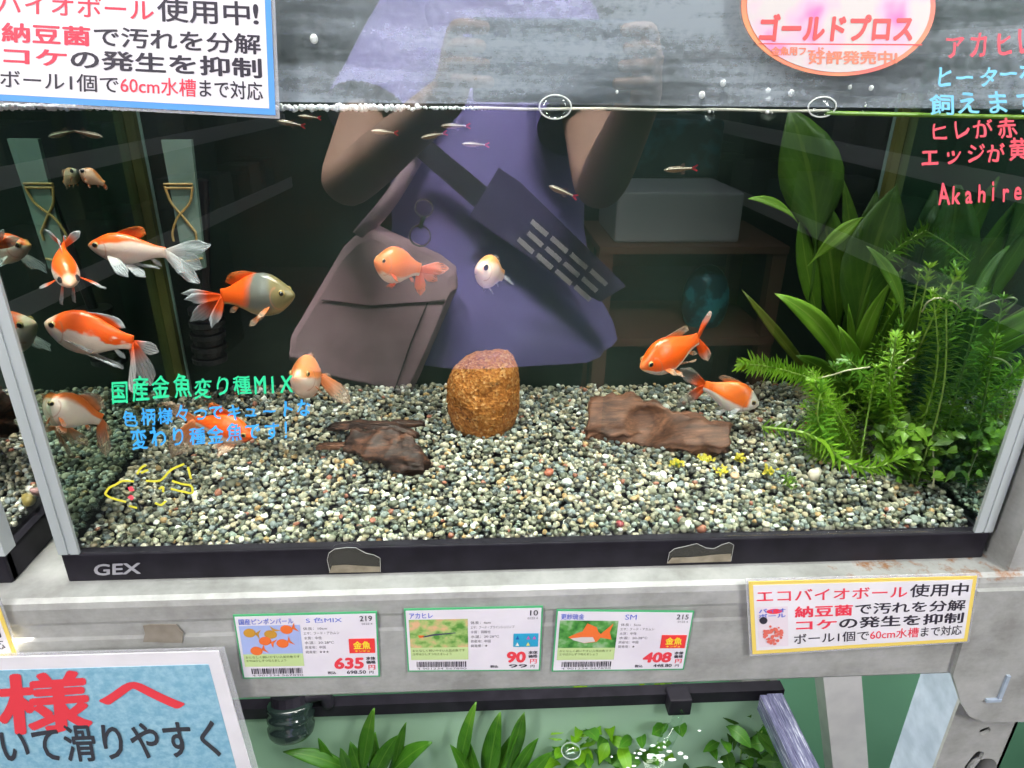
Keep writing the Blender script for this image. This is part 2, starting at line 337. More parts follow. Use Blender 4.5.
# ------------------------------------------------------------------ tanks
TD = .200            # inside depth as seen through the water
HB = .0210
def build_tank(xc, name, label, mirror):
    T = thing(name, label, 'fish tank', (xc, TD/2, 0)); x0, x1 = xc-.3, xc+.3; yb = TD+.006; H = .36
    b = MB()                                   # base frame: four rails with a lip
    b.box((x0, -.0015, 0), (x1, .006, HB), bev=.001).box((x0, yb-.006, 0), (x1, yb+.0015, HB), bev=.001)
    b.box((x0, .0005, .0002), (x0+.006, yb, HB-.0002)).box((x1-.006, .0005, .0002), (x1, yb, HB-.0002))
    b.box((x0+.004, .004, .008), (x1-.004, yb-.004, .011))
    b.build('base_frame', M_BLACK, T)
    fp = MB().box((x0+.003, 0, HB-.002), (x1-.003, .005, H)); fp.I = [1, 1, 0, 1, 1, 1]
    fp = fp.build('front_pane', [M_FRONT, M_CLEAR], T)
    bp = MB().box((x0+.003, TD, HB-.002), (x1-.003, TD+.005, H)).build('back_pane', M_BACK, T)
    for sgn, xa in ((-1, x0), (1, x1)):
        inner = (xa+.0045) if sgn < 0 else (xa-.0045)
        m = MB().box((min(xa, inner), .005, HB-.002), (max(xa, inner), TD, H))
        m.I = [1]*6; m.I[5 if sgn > 0 else 3] = 0
        m.build('side_pane', [M_SIDE if mirror else M_PANE, M_CLEAR], T)
        # aluminium corner trims, two faces with a groove
        s = -sgn
        for yy, sy, mt in ((-.0016, 1, M_ALU), (yb+.0016, -1, M_OLIVE)):
            c = MB()
            def strip(xa0, xa1, ya, yb_): c.box((min(xa0, xa1), min(ya, yb_), HB), (max(xa0, xa1), max(ya, yb_), H))
            strip(xa, xa+s*.0045, yy, yy+sy*.0022); strip(xa+s*.0045, xa+s*.0060, yy+sy*.0007, yy+sy*.0022); strip(xa+s*.0060, xa+s*.0112, yy, yy+sy*.0022)
            strip(xa-s*.0012, xa, yy, yy+sy*.011)
            c.build('corner_trim', mt, T)
    for s, xa in ((1, x0+.0047), (-1, x1-.0047)):
        MB().box((min(xa, xa+s*.007), TD-.0085, .02), (max(xa, xa+s*.007), TD-.0002, .285)).build('corner_seal', M_SEAL, T)
        e_ = xa+s*.0074; MB().box((min(e_, e_+s*.0012), TD-.0030, .02), (max(e_, e_+s*.0012), TD-.0002, .285)).build('seal_edge', M_SEALE, T)
    tr = MB()
    tr.box((x0, -.0015, H-.012), (x1, .006, H+.008)).box((x0, yb-.006, H-.012), (x1, yb, H+.008)).box((x0, .006, H-.012), (x0+.006, yb-.006, H+.008)).box((x1-.006, .006, H-.012), (x1, yb-.006, H+.008))
    tr.build('top_frame', M_BLACK, T)
    return T, fp
M_OLIVE = mottled('algae_coated_trim', (.035, .045, .012), (.10, .105, .025), 30, .5, vscale=(1, 1, .2))
M_SEAL = mottled('algae_coated_seal', (.045, .055, .012), (.13, .13, .03), 40, .5, vscale=(1, 1, .25)); M_SEALE = plain('pale_seal_edge', (.20, .30, .27), .3)
M_BACK = mottled('dark_backing', (.008, .012, .011), (.022, .034, .029), 7, .3, detail=5)
tank, FP = build_tank(0, 'fish_tank', 'large glass aquarium holding the goldfish, dark wood and water plants', True)
tank2, FP2 = build_tank(-.634, 'fish_tank', 'neighbouring aquarium cut off by the left picture edge, gravel inside', False)
# maker's mark on the base
Quad(PY(94, 564, -.0017), PY(141, 562.3, -.0017), PY(141, 573.5, -.0017), PY(94, 575.5, -.0017)).text('GEX', 0, 0, 1, 1, plain('logo_grey', (.30, .30, .33), .4), tank, .03, .0003, 'logo')
# limescale on the inside of the glass above the waterline
t = NT('limescale'); v = t.coord('Object', (1.3, 1, 15)); f = t.noise(v, 6, 6, .68); f2 = t.noise(t.coord('Object', (1, 1, 1.4)), 210, 4, .7); f3 = t.noise(t.coord('Object', (.8, 1, 3)), 9, 2)
a = t.math('MULTIPLY', t.math('ADD', t.math('MULTIPLY', f, 1.0), t.math('MULTIPLY', f2, .55)), t.math('ADD', f3, .25))
fac = t.ramp(a, [(.34, (.03, .03, .03)), (.52, (.15, .15, .15)), (.74, (.42, .42, .42))])
M_LIME = t.done(t.shmix(fac, t.transp(), t.shmix(.4, t.diffuse((.74, .80, .92)), t.transl((.74, .80, .92)))))
MB().box((-.295, .0052, .2835), (.295, .0056, .352)).build('limescale', M_LIME, FP)

# handwriting in marker on the outside of the glass
def handwriting(st, pts, mat, seed, bold=.022, name='handwriting', jit=.06):
    q = qpix(pts, -.0002); rnd = random.Random(seed); n = len(st); V = []; Fc = []
    ws = [(.62 if ord(c) < 0x2000 else 1.0) for c in st]; tot = sum(ws); x = 0
    for c, w in zip(st, ws):
        if c != ' ':
            gv, gf = glyphs(c, bold); k = len(V); x0, x1 = gv[:, 0].min(), gv[:, 0].max(); y0, y1 = (gv[:, 1].min(), gv[:, 1].max())
            if ord(c) >= 0x2000: y0, y1 = -.08, .84; x0, x1 = 0, 1
            else: y0 = min(y0, 0)
            sx = .90*w/tot; dx = rnd.uniform(-jit, jit)*w/tot; dy = rnd.uniform(-jit, jit); sk = rnd.uniform(-.10, .10)*w/tot; hs = rnd.uniform(.85, 1.05)
            for gx, gy, zl in gv:
                uu = (gx-x0)/(x1-x0) if ord(c) >= 0x2000 else .5+(gx-(x0+x1)/2)/.66; vv = (gy-y0)/(y1-y0) if ord(c) >= 0x2000 else gy/.72
                wob = .02*math.sin(gx*9+seed)+.02*math.sin(gy*7+seed*2)
                V.append(q.p(x/tot+.05*w/tot+sx*uu+dx+sk*vv+wob*w/tot, 1-hs*vv+dy+wob, .0002+zl))
            Fc += [tuple(i+k for i in f) for f in gf]
        x += w
    return obj(name, V, Fc, mat, FP)
MK_G = plain('marker_green', (.03, .72, .33), .5); MK_B = plain('marker_blue', (.05, .42, 1.0), .5); MK_R = plain('marker_pink_red', (.85, .09, .13), .5)
MK_C = plain('marker_light_blue', (.20, .60, .88), .5); MK_Y = plain('marker_yellow', (.70, .66, .05), .5)
def hw(label, *a, **k): o = handwriting(*a, **k); o['label'] = label
hw('green marker handwriting', '国産金魚変り種MIX', ((108, 377), (292, 372), (292, 391), (110, 402)), MK_G, 1)
hw('blue marker handwriting, upper line', '色柄様々つでキュートな', ((120, 408), (312, 399), (312, 415), (122, 426)), MK_B, 2)
hw('blue marker handwriting, lower line', '変わり種金魚です!', ((130, 429), (292, 421), (292, 437), (132, 450)), MK_B, 3)
hw('red marker handwriting above the waterline', 'アカヒレ', ((944, 34), (1038, 27), (1038, 55), (944, 60)), MK_R, 4)
hw('light blue marker handwriting', 'ヒーターなし', ((932, 66), (1062, 60), (1062, 84), (932, 88)), MK_C, 5)
hw('light blue marker handwriting at the waterline', '飼えます', ((927, 92), (1040, 90), (1040, 113), (927, 114)), MK_C, 6)
hw('red marker handwriting below the waterline', 'ヒレが赤く', ((927, 121), (1042, 112), (1042, 134), (927, 142)), MK_R, 7)
hw('red marker handwriting', 'エッジが黄色', ((920, 146), (1052, 137), (1052, 158), (920, 167)), MK_R, 8)
hw('red marker handwriting in Latin letters', 'Akahire', ((938, 184), (1024, 180), (1024, 200), (938, 205)), MK_R, 9, bold=.026)
dr = MB()
for line in (((105, 494), (109, 488), (115, 485), (123, 481), (134, 481.5)), ((146, 481), (160, 480.5), (171, 470), (184, 464)), ((188, 467), (191, 479)), ((172, 481), (182, 484), (191, 486), (192, 493), (182, 491.5), (171, 489)),
             ((105, 494), (110, 497.5), (118, 500), (126, 502)), ((129, 506), (137, 508)), ((137, 474), (141, 468), (146, 465)), ((141, 473), (148, 470)), ((159, 489), (163, 487), (163, 492)), ((155, 503), (161, 505), (166, 501))):
    dr.tube(smooth_path([PY(a, b, -.0003) for a, b in line], 5), .00075, 6, 0, .25, (0, 1, 0))
for line in (((130, 487), (132, 491)), ((129, 496), (133, 499))): dr.tube([PY(a, b, -.0003) for a, b in line], .0016, 6, 1, .2, (0, 1, 0))
d = dr.build('marker_drawing', [MK_Y, MK_R], FP); d['label'] = 'yellow marker outline of a fish with a red gill'

# torn clear tape on the base front
M_TAPE = NT('clear_tape'); M_TAPE = M_TAPE.done(M_TAPE.shmix(.05, M_TAPE.transp((.85, .85, .8)), M_TAPE.bsdf((.55, .55, .50), .25)))
M_TAPEW = plain('tape_edge_white', (.42, .42, .40), .4); M_TAPEB = mottled('tape_glue_tan', (.17, .145, .10), (.27, .24, .175), 120, .6)
def tape(label, outline, lower):
    o = thing('torn_tape', label, 'tape', PY(*outline[0], -.003))
    pts = [PY(a, b, -.0022) for a, b in outline]
    MB().prism(pts, (0, .0004, 0)).build('tape_film', M_TAPE, o)
    MB().prism([PY(a, b, -.0026) for a, b in lower], (0, .0003, 0)).build('glue_residue', M_TAPEB, o)
    e = MB(); k = len(lower)//2
    e.tube([PY(a+random.uniform(-.4, .4), b+random.uniform(-.4, .4), -.0024) for a, b in outline], .00019, 5); e.build('torn_edge', M_TAPEW, o)
tape('torn piece of clear tape on the black base left of centre', ((330, 572), (327, 560), (329, 553), (335, 549), (347, 547.5), (356, 548), (366, 553), (374, 555), (380, 558), (380.5, 572)), ((329, 573), (332, 566), (345, 565), (360, 566), (380, 567), (380, 572)))
tape('wider torn piece of clear tape on the black base right of centre', ((667, 563), (669, 553), (675, 549), (686, 546), (697, 543.5), (706, 548), (714, 549), (722, 545), (729, 542.5), (734, 545), (731, 561)), ((667, 563.5), (672, 558), (690, 557.5), (715, 555), (731, 554), (731, 561.5)))
bt = MB().prism([PY(a, b, YB-.0008) for a, b in ((143, 626), (150, 625), (176, 625), (183, 633), (182, 643), (143, 642), (145, 634))], (0, .0008, 0)).build('brown_tape', mottled('brown_tape', (.20, .175, .14), (.27, .24, .20), 90, .45))
tag(bt, 'strip of brownish tape stuck on the beam above the blue sign', 'tape')

# ------------------------------------------------------------------ gravel
def gravel_mat(name, stops):
    t = NT(name); g = t.n('ShaderNodeNewGeometry').outputs['Random Per Island']
    c = t.ramp(g, stops, 'CONSTANT'); f = t.noise(t.coord(), 700, 2)
    c2 = t.mix(t.math('MULTIPLY', f, .35), c, (.16, .155, .12))
    return t.done(t.bsdf(c2, .42, 0, .5))
GST = [(0, (.016, .018, .016)), (.10, (.075, .085, .055)), (.22, (.16, .16, .115)), (.34, (.25, .24, .165)), (.46, (.14, .17, .175)), (.54, (.36, .30, .19)), (.63, (.28, .32, .29)), (.71, (.46, .42, .31)), (.79, (.09, .115, .12)), (.85, (.56, .52, .40)), (.905, (.74, .74, .69)), (.955, (.40, .25, .10)), (.985, (.30, .09, .05))]
M_GRAV = gravel_mat('gravel', GST)
def ico():
    bm = bmesh.new(); bmesh.ops.create_icosphere(bm, subdivisions=2, radius=1); bm.verts.index_update()
    V = np.array([v.co[:] for v in bm.verts]); Fc = np.array([[v.index for v in f.verts] for f in bm.faces]); bm.free(); return V, Fc
IV, IF = ico()
def pebble_mesh(C, R, name, mat):
    n = len(C); nv = len(IV)
    sc = R[:, None]*RNG.uniform(.7, 1.25, (n, 3)); sc[:, 2] *= .72
    P = np.repeat(IV[None], n, 0)
    k = RNG.normal(size=(n, 3, 3)); amp = .09
    P = P*(1+amp*np.sin(np.einsum('vc,ncd->nvd', IV, k*2.0)).sum(2, keepdims=True))
    P = P*sc[:, None, :]
    a = RNG.uniform(0, 2*np.pi, n); b = RNG.normal(0, .45, n)
    ca, sa, cb, sb = np.cos(a), np.sin(a), np.cos(b), np.sin(b)
    Rz = np.zeros((n, 3, 3)); Rz[:, 0, 0] = ca; Rz[:, 0, 1] = -sa; Rz[:, 1, 0] = sa; Rz[:, 1, 1] = ca; Rz[:, 2, 2] = 1
    Rx = np.zeros((n, 3, 3)); Rx[:, 0, 0] = 1; Rx[:, 1, 1] = cb; Rx[:, 1, 2] = -sb; Rx[:, 2, 1] = sb; Rx[:, 2, 2] = cb
    P = np.einsum('nij,nvj->nvi', Rx@Rz, P) + C[:, None, :]
    Fc = (IF[None]+(np.arange(n)*nv)[:, None, None]).reshape(-1, 3)
    me = bpy.data.meshes.new(name); me.vertices.add(n*nv); me.vertices.foreach_set('co', P.reshape(-1).astype(np.float32))
    me.loops.add(len(Fc)*3); me.loops.foreach_set('vertex_index', Fc.reshape(-1).astype(np.int32))
    me.polygons.add(len(Fc)); me.polygons.foreach_set('loop_start', np.arange(0, len(Fc)*3, 3, dtype=np.int32)); me.polygons.foreach_set('use_smooth', np.ones(len(Fc), bool))
    me.update(); me.validate(); me.materials.append(mat)
    o = bpy.data.objects.new(name, me); COL.objects.link(o); return o
def gravel_bed(x0, x1, y0, y1, label, step=.0035):
    pts = []; rad = []
    for layer in range(2):
        xs = np.arange(x0+.003, x1-.002, step); ys = np.arange(y0+.003, y1-.002, step)
        X, Y = np.meshgrid(xs, ys); X = X.ravel()+RNG.normal(0, .0012, X.size); Y = Y.ravel()+RNG.normal(0, .0012, Y.size)
        if layer: keep = RNG.random(X.size) < .45; X, Y = X[keep], Y[keep]
        r = RNG.uniform(.0014, .0024, X.size)*np.where(RNG.random(X.size) < .06, 1.5, 1)
        bumps = np.array([.004*mnoise.noise((a*18, b*18, 3.3)) for a, b in zip(X, Y)])
        Z = .0232+.10*Y+bumps*np.clip(Y/.04, .2, 1)-.0022+(.0022 if layer else 0)+RNG.normal(0, .0006, X.size)
        pts.append(np.stack([np.clip(X, x0+.003, x1-.003), np.clip(Y, y0+.003, y1-.003), Z], 1)); rad.append(r)
    xs = np.arange(x0+.003, x1-.002, .0042)                                   # the cut face of the bed behind the front glass
    for zz in (.0195,):
        pts.append(np.stack([xs+RNG.normal(0, .0008, xs.size), np.full(xs.size, y0+.003)+RNG.uniform(0, .001, xs.size), np.full(xs.size, zz)+RNG.normal(0, .0006, xs.size)], 1)); rad.append(RNG.uniform(.0018, .0026, xs.size))
    o = pebble_mesh(np.concatenate(pts), np.concatenate(rad), 'gravel', M_GRAV); tag(o, label, 'gravel', None, 'stuff')
    return o
gravel_bed(-.294, .294, .005, TD, 'bed of mixed grey, tan and white gravel across the large tank floor')
gravel_bed(-.929, -.340, .005, TD, 'gravel in the neighbouring tank beside the left picture edge')
peb = []
for px, py, r, c, lab in ((662, 449, .0046, (.46, .50, .50), 'pale grey oval pebble in front of the broken plank of wood'), (549, 475, .0034, (.30, .085, .045), 'brick red pebble among the gravel right of the centre'),
                       (620, 526, .0033, (.28, .055, .06), 'dark red pebble near the front glass'), (567, 484, .0038, (.64, .66, .64), 'white pebble below the broken plank of wood'),
                       (735, 478, .0030, (.5, .33, .2), 'tan pebble under the yellow sprigs'), (813, 476, .0060, (.62, .55, .45), 'long cream pebble at the edge of the plants'),
                       (28, 497, .0052, (.26, .20, .06), 'mustard pebble in the neighbouring tank'), (40, 503, .0048, (.36, .20, .19), 'pinkish pebble beside the mustard one in the neighbouring tank')):
    c0 = PG(px, py); 
    if px < 60: c0 = PX(px, py, -.343); c0.z = gz(c0.y)
    o = pebble_mesh(np.array([[c0.x, c0.y, c0.z+.002]]), np.array([r]), 'pebble', plain('pebble_%d' % px, c, .4)); tag(o, lab, 'pebble')

# ------------------------------------------------------------------ water
wm_ = MB(); nx, ny = 80, 24; V = []; Fc = []
WZ = .2812
for i in range(nx+1):
    for j in range(ny+1):
        x = -.2945+.589*i/nx; y = .0052+(TD-.0055)*j/ny
        V.append((x, y, WZ + .0022*(x/.3)*.4 + .0006*mnoise.noise((x*30, y*30, 0)) + .0011*math.exp(-(y-.005)/.0018)))
for i in range(nx):
    for j in range(ny): Fc.append((i*(ny+1)+j, (i+1)*(ny+1)+j, (i+1)*(ny+1)+j+1, i*(ny+1)+j+1))
top_n = len(Fc); k = len(V)
V += [(-.2945, .0052, .024), (.2945, .0052, .024), (.2945, TD-.0003, .024), (-.2945, TD-.0003, .024)]
fr = [i*(ny+1) for i in range(nx+1)]; bk = [i*(ny+1)+ny for i in range(nx+1)]
Fc += [tuple(fr[::-1]+[k, k+1]), tuple(bk+[k+2, k+3]), (k+3, k+2, k+1, k)]
M_WTOP = glass_mat('water_surface', 1.33, (.92, .97, .95)); M_WBODY = clear_mat('water_body', (.93, .965, .94))
wo = obj('water', V, Fc, [M_WTOP, M_WBODY], None, True, [0]*top_n+[1]*3); tag(wo, 'clear water filling the large tank nearly to the top', 'water', None, 'stuff')
M_BUB = glass_mat('bubble_skin', 1.55, (.96, .98, .98)); M_SHINE = plain('wet_glint_white', (.75, .77, .76), .15)  # plain white for droplets, rims and the glints painted on small bubbles
men = MB(); men.tube([PY(px, 108.5+(px-500)*.007+.5*math.sin(px*.05), -.0+.0054) for px in range(478, 835, 9)], .0007, 8)
men.build('meniscus', mottled('meniscus_film', (.30, .31, .26), (.60, .60, .52), 60, .15), wo)
men = MB(); men.tube([PY(px, 113.0+(px-830)*.022, .0054) for px in range(826, 1050, 9)], .0011, 8)
men.build('algae_line', mottled('algae_green', (.08, .20, .01), (.16, .30, .02), 60, .3), wo)
fo = MB()
for i in range(800):
    px = random.uniform(-60, 490); w = 1.0 if px < 420 else .55
    fo.sphere(PY(px, 107.5+(px-300)*.004+random.gauss(0, .9*w), .0056+random.uniform(0, .001)), random.uniform(.0006, .0015)*w, 0, 6)
fo = fo.build('foam', plain('foam_white', (.72, .74, .76), .3), None, True); tag(fo, 'white line of fine foam along the waterline on the left', 'foam', None, 'stuff')
bubbles = ((555, 107, .0080, .0056, 'large oval bubble on the waterline near the middle'), (821, 107, .0072, .0048, 'large oval bubble on the waterline under the oval sticker'), (710, 114, .0034, .0034, 'small round bubble on the waterline between the two large ones'),
           (768, 114, .0046, .0028, 'flat bubble on the waterline left of the bubble under the oval sticker'), (865, 108, .0026, .0028, 'small bubble on the green waterline right of the oval sticker'))
for px, py, a, b, lab in bubbles:
    c0 = PY(px, py, .0062); o = thing('bubble', lab, 'bubble', c0, 'bubbles at the waterline')
    MB().sphere(c0, a, 0, 20, (1, .38, b/a)).build('bubble_skin', M_BUB, o, True)
    if a < .005: MB().sphere(c0+Vector((-.25*a, -.38*a, .35*b)), a*.22, 0, 8).build('painted_glint', M_SHINE, o, True); continue  # white ball stands in for the highlight on a small bubble
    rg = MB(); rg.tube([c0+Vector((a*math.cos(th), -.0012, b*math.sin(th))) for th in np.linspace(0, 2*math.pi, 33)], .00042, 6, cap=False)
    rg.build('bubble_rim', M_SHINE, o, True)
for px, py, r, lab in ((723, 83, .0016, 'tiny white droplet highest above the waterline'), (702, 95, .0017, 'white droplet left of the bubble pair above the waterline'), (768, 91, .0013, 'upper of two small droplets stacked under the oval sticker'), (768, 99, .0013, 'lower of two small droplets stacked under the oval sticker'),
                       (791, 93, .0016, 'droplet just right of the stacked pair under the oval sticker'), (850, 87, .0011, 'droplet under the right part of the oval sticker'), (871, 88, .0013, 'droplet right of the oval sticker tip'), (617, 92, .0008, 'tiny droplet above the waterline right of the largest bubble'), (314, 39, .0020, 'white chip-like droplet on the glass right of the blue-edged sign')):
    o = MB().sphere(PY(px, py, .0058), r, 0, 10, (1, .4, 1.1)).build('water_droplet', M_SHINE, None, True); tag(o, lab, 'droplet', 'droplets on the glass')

# ------------------------------------------------------------------ signs
M_LAM = NT('laminate_film'); M_LAM = M_LAM.done(M_LAM.shmix(.28, M_LAM.transp((.97, .97, .98)), M_LAM.bsdf((.75, .76, .8), .18)))
M_YEL = plain('sign_yellow', (.82, .62, .14), .4); M_BLUE = plain('sign_blue', (.10, .33, .75), .4)
def bioball_sign(label, q, border, bang, first=(.03, .695, .968)):
    T = thing('laminated_sign', label, 'sign', q.p(.5, .5))
    q.sheet(-.012, -.03, 1.012, 1.03, .0008, .0006).build('laminate', M_LAM, T)
    q.sheet(0, 0, 1, 1, .0012, .0004).build('border', border, T)
    q.sheet(.018, .045, .982, .945, .0014, .0002).build('paper', M_WHITE, T)
    o = .0016
    q.text('エコバイオボール', first[0], .11, first[1], .275, I_RED, T, .012, o); q.text('使用中', first[1]+.01, .085, first[2]-(.05 if bang else 0), .275, I_BLK, T, .018, o)
    if bang: q.text('!', .945, .10, .962, .26, I_BLK, T, .02, o)
    q.text('納豆菌', .195, .345, .455, .505, I_RED, T, .035, o); q.text('で汚れを分解', .465, .335, .965, .50, I_BLK, T, .022, o)
    q.text('コケ', .20, .545, .385, .685, I_RED, T, .03, o); q.text('の発生を抑制', .395, .53, .965, .695, I_BLK, T, .03, o)
    q.text('ボール1個で', .19, .735, .535, .885, I_BLK, T, .008, o); q.text('60cm水槽', .54, .73, .765, .88, I_RED, T, .008, o); q.text('まで対応', .775, .725, .965, .88, I_BLK, T, .012, o)
    q.poly([(.03, .34), (.165, .34), (.165, .9), (.03, .9)], plain('print_pale_pink', (.75, .66, .72), .4), T, o-.0001, 'print')
    q.text('バイオ', .035, .36, .155, .42, I_BLU, T, .03, o+.0001); q.text('ボール', .035, .43, .155, .49, I_BLU, T, .03, o+.0001)
    q.poly([(.105+.035*math.cos(a), .40+.035*math.sin(a)) for a in np.linspace(0, 6.28, 16)[:-1]], I_RED, T, o+.00015, 'print')
    q.poly([(.055+.018*math.cos(a), .52+.05*math.sin(a)) for a in np.linspace(0, 6.28, 16)[:-1]], I_BLK, T, o+.0002, 'print')
    m = MB(); rnd = random.Random(3)
    for i in range(46):
        a, r = rnd.uniform(0, 6.28), math.sqrt(rnd.random()); u, v = .095+.045*r*math.cos(a), .73+.13*r*math.sin(a); s = rnd.uniform(.004, .009)
        m.add([q.p(u+s*math.cos(b), v+3*s*math.sin(b), o+.0001+.00001*i) for b in np.linspace(0, 6.28, 8)[:-1]], [tuple(range(7))])
    m.build('print', plain('print_red_speckle', (.72, .16, .12), .4), T)
    return T
bioball_sign('blue-edged laminated notice stuck across the top left of the large tank', qpix(((-64, -25), (271, -8), (276, 115), (-64, 97)), -.003), M_BLUE, True, (.03, .645, .985))
bioball_sign('yellow-edged laminated notice with slightly curled corners on the right end of the beam', qpix(((748, 580.5), (976, 575), (966, 640), (752, 653)), YB-.0030), M_YEL, False)
bioball_sign('yellow-edged laminated notice cut off by the left picture edge', qpix(((-225, 608), (-5, 590), (18, 654), (-205, 672)), YB-.0030), M_YEL, False)

# oval sticker
q = qpix(((741, -70), (935, -70), (935, 76), (741, 76)), -.0012)
T = thing('oval_sticker', 'pink and white oval sticker with red lettering at the top right of the tank glass', 'sticker', q.p(.5, .5))
ell = lambda k, n=64: [(.5+.5*k*math.cos(a), .5+.5*k*math.sin(a)) for a in np.linspace(0, 2*math.pi, n+1)[:-1]]
t = NT('sticker_rim'); v = t.coord(); f = t.noise(v, 28, 2); M_RIM = t.done(t.bsdf(t.ramp(f, [(.35, (.85, .16, .16)), (.65, (.88, .33, .16))]), .4))
MB().prism([q.p(u, v, .0004) for u, v in ell(1)], (0, .0008, 0)).build('sticker_base', M_RIM, T)
t = NT('sticker_face'); v = t.coord(); f = t.noise(v, 46, 2); M_FACE = t.done(t.bsdf(t.ramp(f, [(.46, (.62, .58, .57)), (.60, (.70, .46, .60)), (.70, (.76, .20, .48))]), .4))
q.poly(ell(.945), M_FACE, T, .0007, 'sticker_face')
I_RO = plain('ink_faded_red', (.78, .10, .10), .45); I_OR = plain('ink_orange', (.85, .25, .16), .45)
q.text('ゴールドプロス', .085, .555, .875, .75, I_RO, T, .05, .0009, slant=.02)
q.text('金魚用フード', .15, .785, .42, .850, I_OR, T, .04, .0009); q.text('好評発売中!', .34, .815, .80, .915, I_OR, T, .04, .0009)
q.poly([(.085, .762), (.93, .768), (.925, .778), (.09, .770)], I_RO, T, .0008, 'print')
q.text('人工飼料', .16, .24, .84, .44, I_OR, T, .04, .0009)

# blue slippery-floor sign
BY = -.030
q = qpix(((-205, 662), (219, 650), (266, 820), (-215, 836)), BY)
T = thing('blue_notice', 'large light blue notice with red and black lettering at the lower left', 'sign', q.p(.5, .5))
q.sheet(-.006, -.012, 1.014, 1.012, .0004, .0010).build('laminate', M_LAM, T)
q.sheet(0, 0, 1, 1, .0010, .0008).build('white_margin', M_WHITE, T)
t = NT('blue_print'); v = t.coord(); f = t.noise(v, 240, 3, .6); M_CY = t.done(t.bsdf(t.ramp(f, [(.35, (.19, .42, .57)), (.65, (.33, .56, .68))]), .35))
q.sheet(.03, .065, .968, .96, .0013, .0003).build('blue_panel', M_CY, T)
def qtext_px(st, box, mat, T, bold, cy=0):
    global q
    qq = qpix(box, BY-.0016); qq.text(st, 0, 0, 1, 1, mat, T, bold, .0002)
I_RED2 = plain('ink_bright_red', (.78, .055, .075), .45); I_BLK2 = plain('ink_charcoal', (.045, .048, .06), .45)
qtext_px('様', ((-6, 675), (88, 669), (94, 730), (0, 736)), I_RED2, T, .035); qtext_px('へ', ((97, 676), (182, 672), (186, 712), (100, 716)), I_RED2, T, .035)
qtext_px('お客', ((-195, 684), (-12, 676), (-6, 736), (-188, 746)), I_RED2, T, .035)
qtext_px('いて滑りやすく', ((-2, 727), (214, 719), (222, 757), (4, 764)), I_BLK2, T, .022)
qtext_px('床が濡れて', ((-165, 736), (-8, 728), (-2, 764), (-158, 773)), I_BLK2, T, .022)

